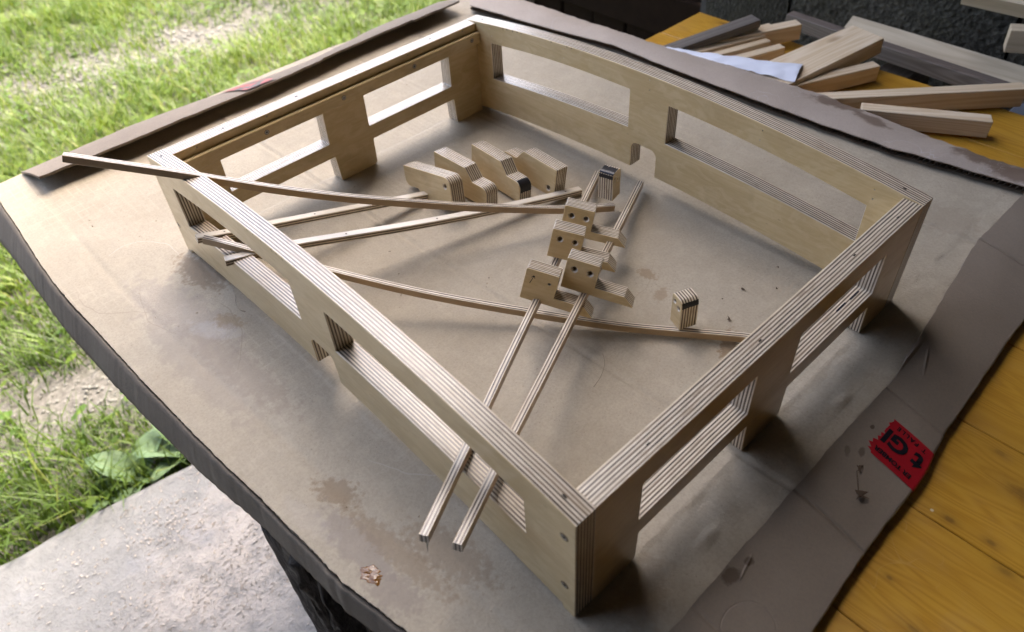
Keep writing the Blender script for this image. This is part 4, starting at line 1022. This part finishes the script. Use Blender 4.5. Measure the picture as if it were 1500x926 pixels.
# ------------------------------------------------------------------ little things on the cardboard
def glue():
    bm = bmesh.new(); bmesh.ops.create_uvsphere(bm, u_segments=40, v_segments=14, radius=1)
    for v in bm.verts:
        a = math.atan2(v.co.y, v.co.x); rr = 1 + .45 * mnoise.noise(Vector((math.cos(a) * 2, math.sin(a) * 2, 3))) + .25 * mnoise.noise(Vector((math.cos(a) * 6, math.sin(a) * 6, 7)))
        z = max(0, v.co.z) * (.0016 + .0008 * mnoise.noise(v.co * 4))
        v.co = Vector((v.co.x * .0075 * rr, v.co.y * .0125 * rr, z))
    V = [tuple(v.co) for v in bm.verts]; bm.verts.index_update(); F = [tuple(v.index for v in f.verts) for f in bm.faces]; bm.free(); return V, F
V, F = glue(); k = NB('amber_glue'); MG = k.out((.24, .10, .015), .05, k.bump(k.noise(k.obj(), 150, 2), .003, .4), .5, Transmission_Weight=.3)
tag(mesh_obj('glue_puddle', V, F, MG, smooth=True, loc=(-.0815, .127, -.0022), rot=(0, 0, .3)), 'shiny amber glue puddle by the front rim of the cardboard', 'glue')
M_DRY = simple('dried_leaf', (.075, .045, .022), .7, 120, .45)
def flake(name, x, y, z, s, label, cat, group=None, el=1.0, mat=M_DRY):
    n_ = 9; V = [(0, 0, .0004 + s * .10)]
    for i in range(n_):
        a = 2 * math.pi * i / n_; rr = s * (.12 + .6 * random.random() ** 1.6); V.append((rr * math.cos(a) * el, rr * math.sin(a), .0002 + s * .16 * random.random()))
    o = mesh_obj(name, V, [(0, 1 + i, 1 + (i + 1) % n_) for i in range(n_)], mat, loc=(x, y, z), rot=(0, 0, random.random() * 6.28)); tag(o, label, cat, group); return o
sp_ = empty('dried_sprig', (.236, -.0795, on_flap(.236, -.0795) + .0008)); tag(sp_, 'dried sprig with two brown leaves on the grey side flap', 'sprig')
for (dx, dy, s) in ((.012, .006, .0075), (-.010, -.008, .0085)):
    o = flake('leaf', dx, dy, .0002, s, None, None, el=1.6); o.parent = sp_
V, F = box_geom(-.0125, .0125, -.0003, .0003, .0001, .0007); mesh_obj('stem', V, F, M_DRY, sp_, rot=(0, 0, .56))
DEB = 'dried crumbs scattered on the cardboard'
crumbs = [((1148), 0)]
for (x, y, s, el, lab) in [(.198, .308, .0022, 1.6, 'dark crumb on the bare cardboard left of the arm blocks'), (.187, .300, .0011, 1, 'tiny dark speck below the crumb left of the arm blocks'),
        (.360, .112, .0060, 1.7, 'dry leaf scrap on the cardboard near the far end of the near board'), (.335, .118, .0022, 1.2, 'smaller dry scrap beside the scrap near the near board'),
        (.316, .096, .0055, 1.4, 'torn brown scrap between the lone small block and the near board'), (.384, .088, .0028, 1.5, 'thin dry scrap under the right part of the back board'),
        (.413, .105, .0028, 1.3, 'little dry scrap close to the back board'), (.288, .129, .0030, 1.4, 'dry scrap just beyond the lone small block'), (.135, .47, .0013, 1.0, 'dark speck under the long bowed slat'),
        (.153, .42, .0017, 2.2, 'thin curl on the cardboard between the slats'), (.160, .352, .0012, 1.0, 'dark speck in the middle of the left floor')]:
    flake('dry_crumb', x, y, panel_z(x, y) + .0004, s, lab, 'crumb', DEB, el)
def hair(pts, r_, label, name='dry_fibre'):
    C_ = catmull(pts, 6); V = []; F = []
    for i, p in enumerate(C_):
        for a in (0, 2.09, 4.19): V.append((p.x, p.y + r_ * math.cos(a), p.z + r_ * math.sin(a) + r_))
    F = [(i * 3 + q, i * 3 + (q + 1) % 3, i * 3 + 3 + (q + 1) % 3, i * 3 + 3 + q) for i in range(len(C_) - 1) for q in range(3)]
    tag(mesh_obj(name, V, F, M_DRY), label, 'fibre')
hair([(.199, .152, .0005), (.190, .142, .002), (.176, .134, .0025), (.163, .131, .001)], .00022, 'fine curved dry fibre standing off the cardboard in front of the arm blocks')
hair([(.001, .489, .0006), (-.002, .478, .0008), (-.007, .468, .0008), (-.009, .456, .0006), (-.006, .450, .0006)], .0004, 'dark stalk on the cardboard outside the left window')
hair([(.118, .375, .0006), (.124, .366, .001), (.122, .358, .001), (.117, .352, .0008)], .0004, 'curled dark fibre on the floor between the flat and bowed slats')

# sawdust and grit over the whole sheet: far too fine to count
V = []; F = []
for i in range(1100):
    x = random.uniform(-.09, .68); y = random.uniform(-.03, .86); sz = random.uniform(.0002, .0006) * (2 if random.random() < .06 else 1); a = random.random() * 6.28; b = len(V); z = panel_z(x, y) + .0002
    for q in range(3): V.append((x + sz * math.cos(a + 2.09 * q) * (1 + q % 2), y + sz * math.sin(a + 2.09 * q), z))
    V.append((x, y, z + sz * .8)); F += [(b, b + 1, b + 3), (b + 1, b + 2, b + 3), (b + 2, b, b + 3)]
k = NB('sawdust'); c_ = k.ramp(k.n('TexWhiteNoise', {'noise_dimensions': '3D'}, Vector=k.map(k.obj(), (300, 300, 0))).outputs[0], (.2, (.09, .06, .035)), (.55, (.30, .22, .14)), (.8, (.62, .50, .34)))
tag(mesh_obj('sawdust', V, F, k.out(c_, .8, None, .2)), kind='stuff')
# torn veneer fibres along the boards' upper edges
def chip(par, x, y, zt, h, w_, out):
    V = [(x - w_, y, zt - .0003), (x + w_, y, zt - .0003), (x + w_ * .4, y, zt - h), (x - w_ * .3, y, zt - h * .8)]
    V = [(a, b + out, c) for a, b, c in V]
    mesh_obj('veneer_chip', V, [(0, 1, 2, 3)], M_PLY_DARK, par)
for y, h, w_ in ((.522, .004, .0008), (.515, .0025, .0012), (.505, .0035, .0007), (.497, .002, .0015), (.49, .003, .0006), (.44, .002, .0012), (.415, .003, .0007), (.408, .002, .0009)):
    chip(scb, L - y, 0, H + arch(y, .0205), h, w_, -.00012)
for y, h, w_ in ((.375, .0035, .0007), (.365, .002, .0012), (.352, .004, .0006), (.335, .005, .0007), (.327, .003, .0009), (.318, .0045, .0006)):
    chip(sa, L - y, 0, H + arch(y, .0232), h, w_, -.00012)
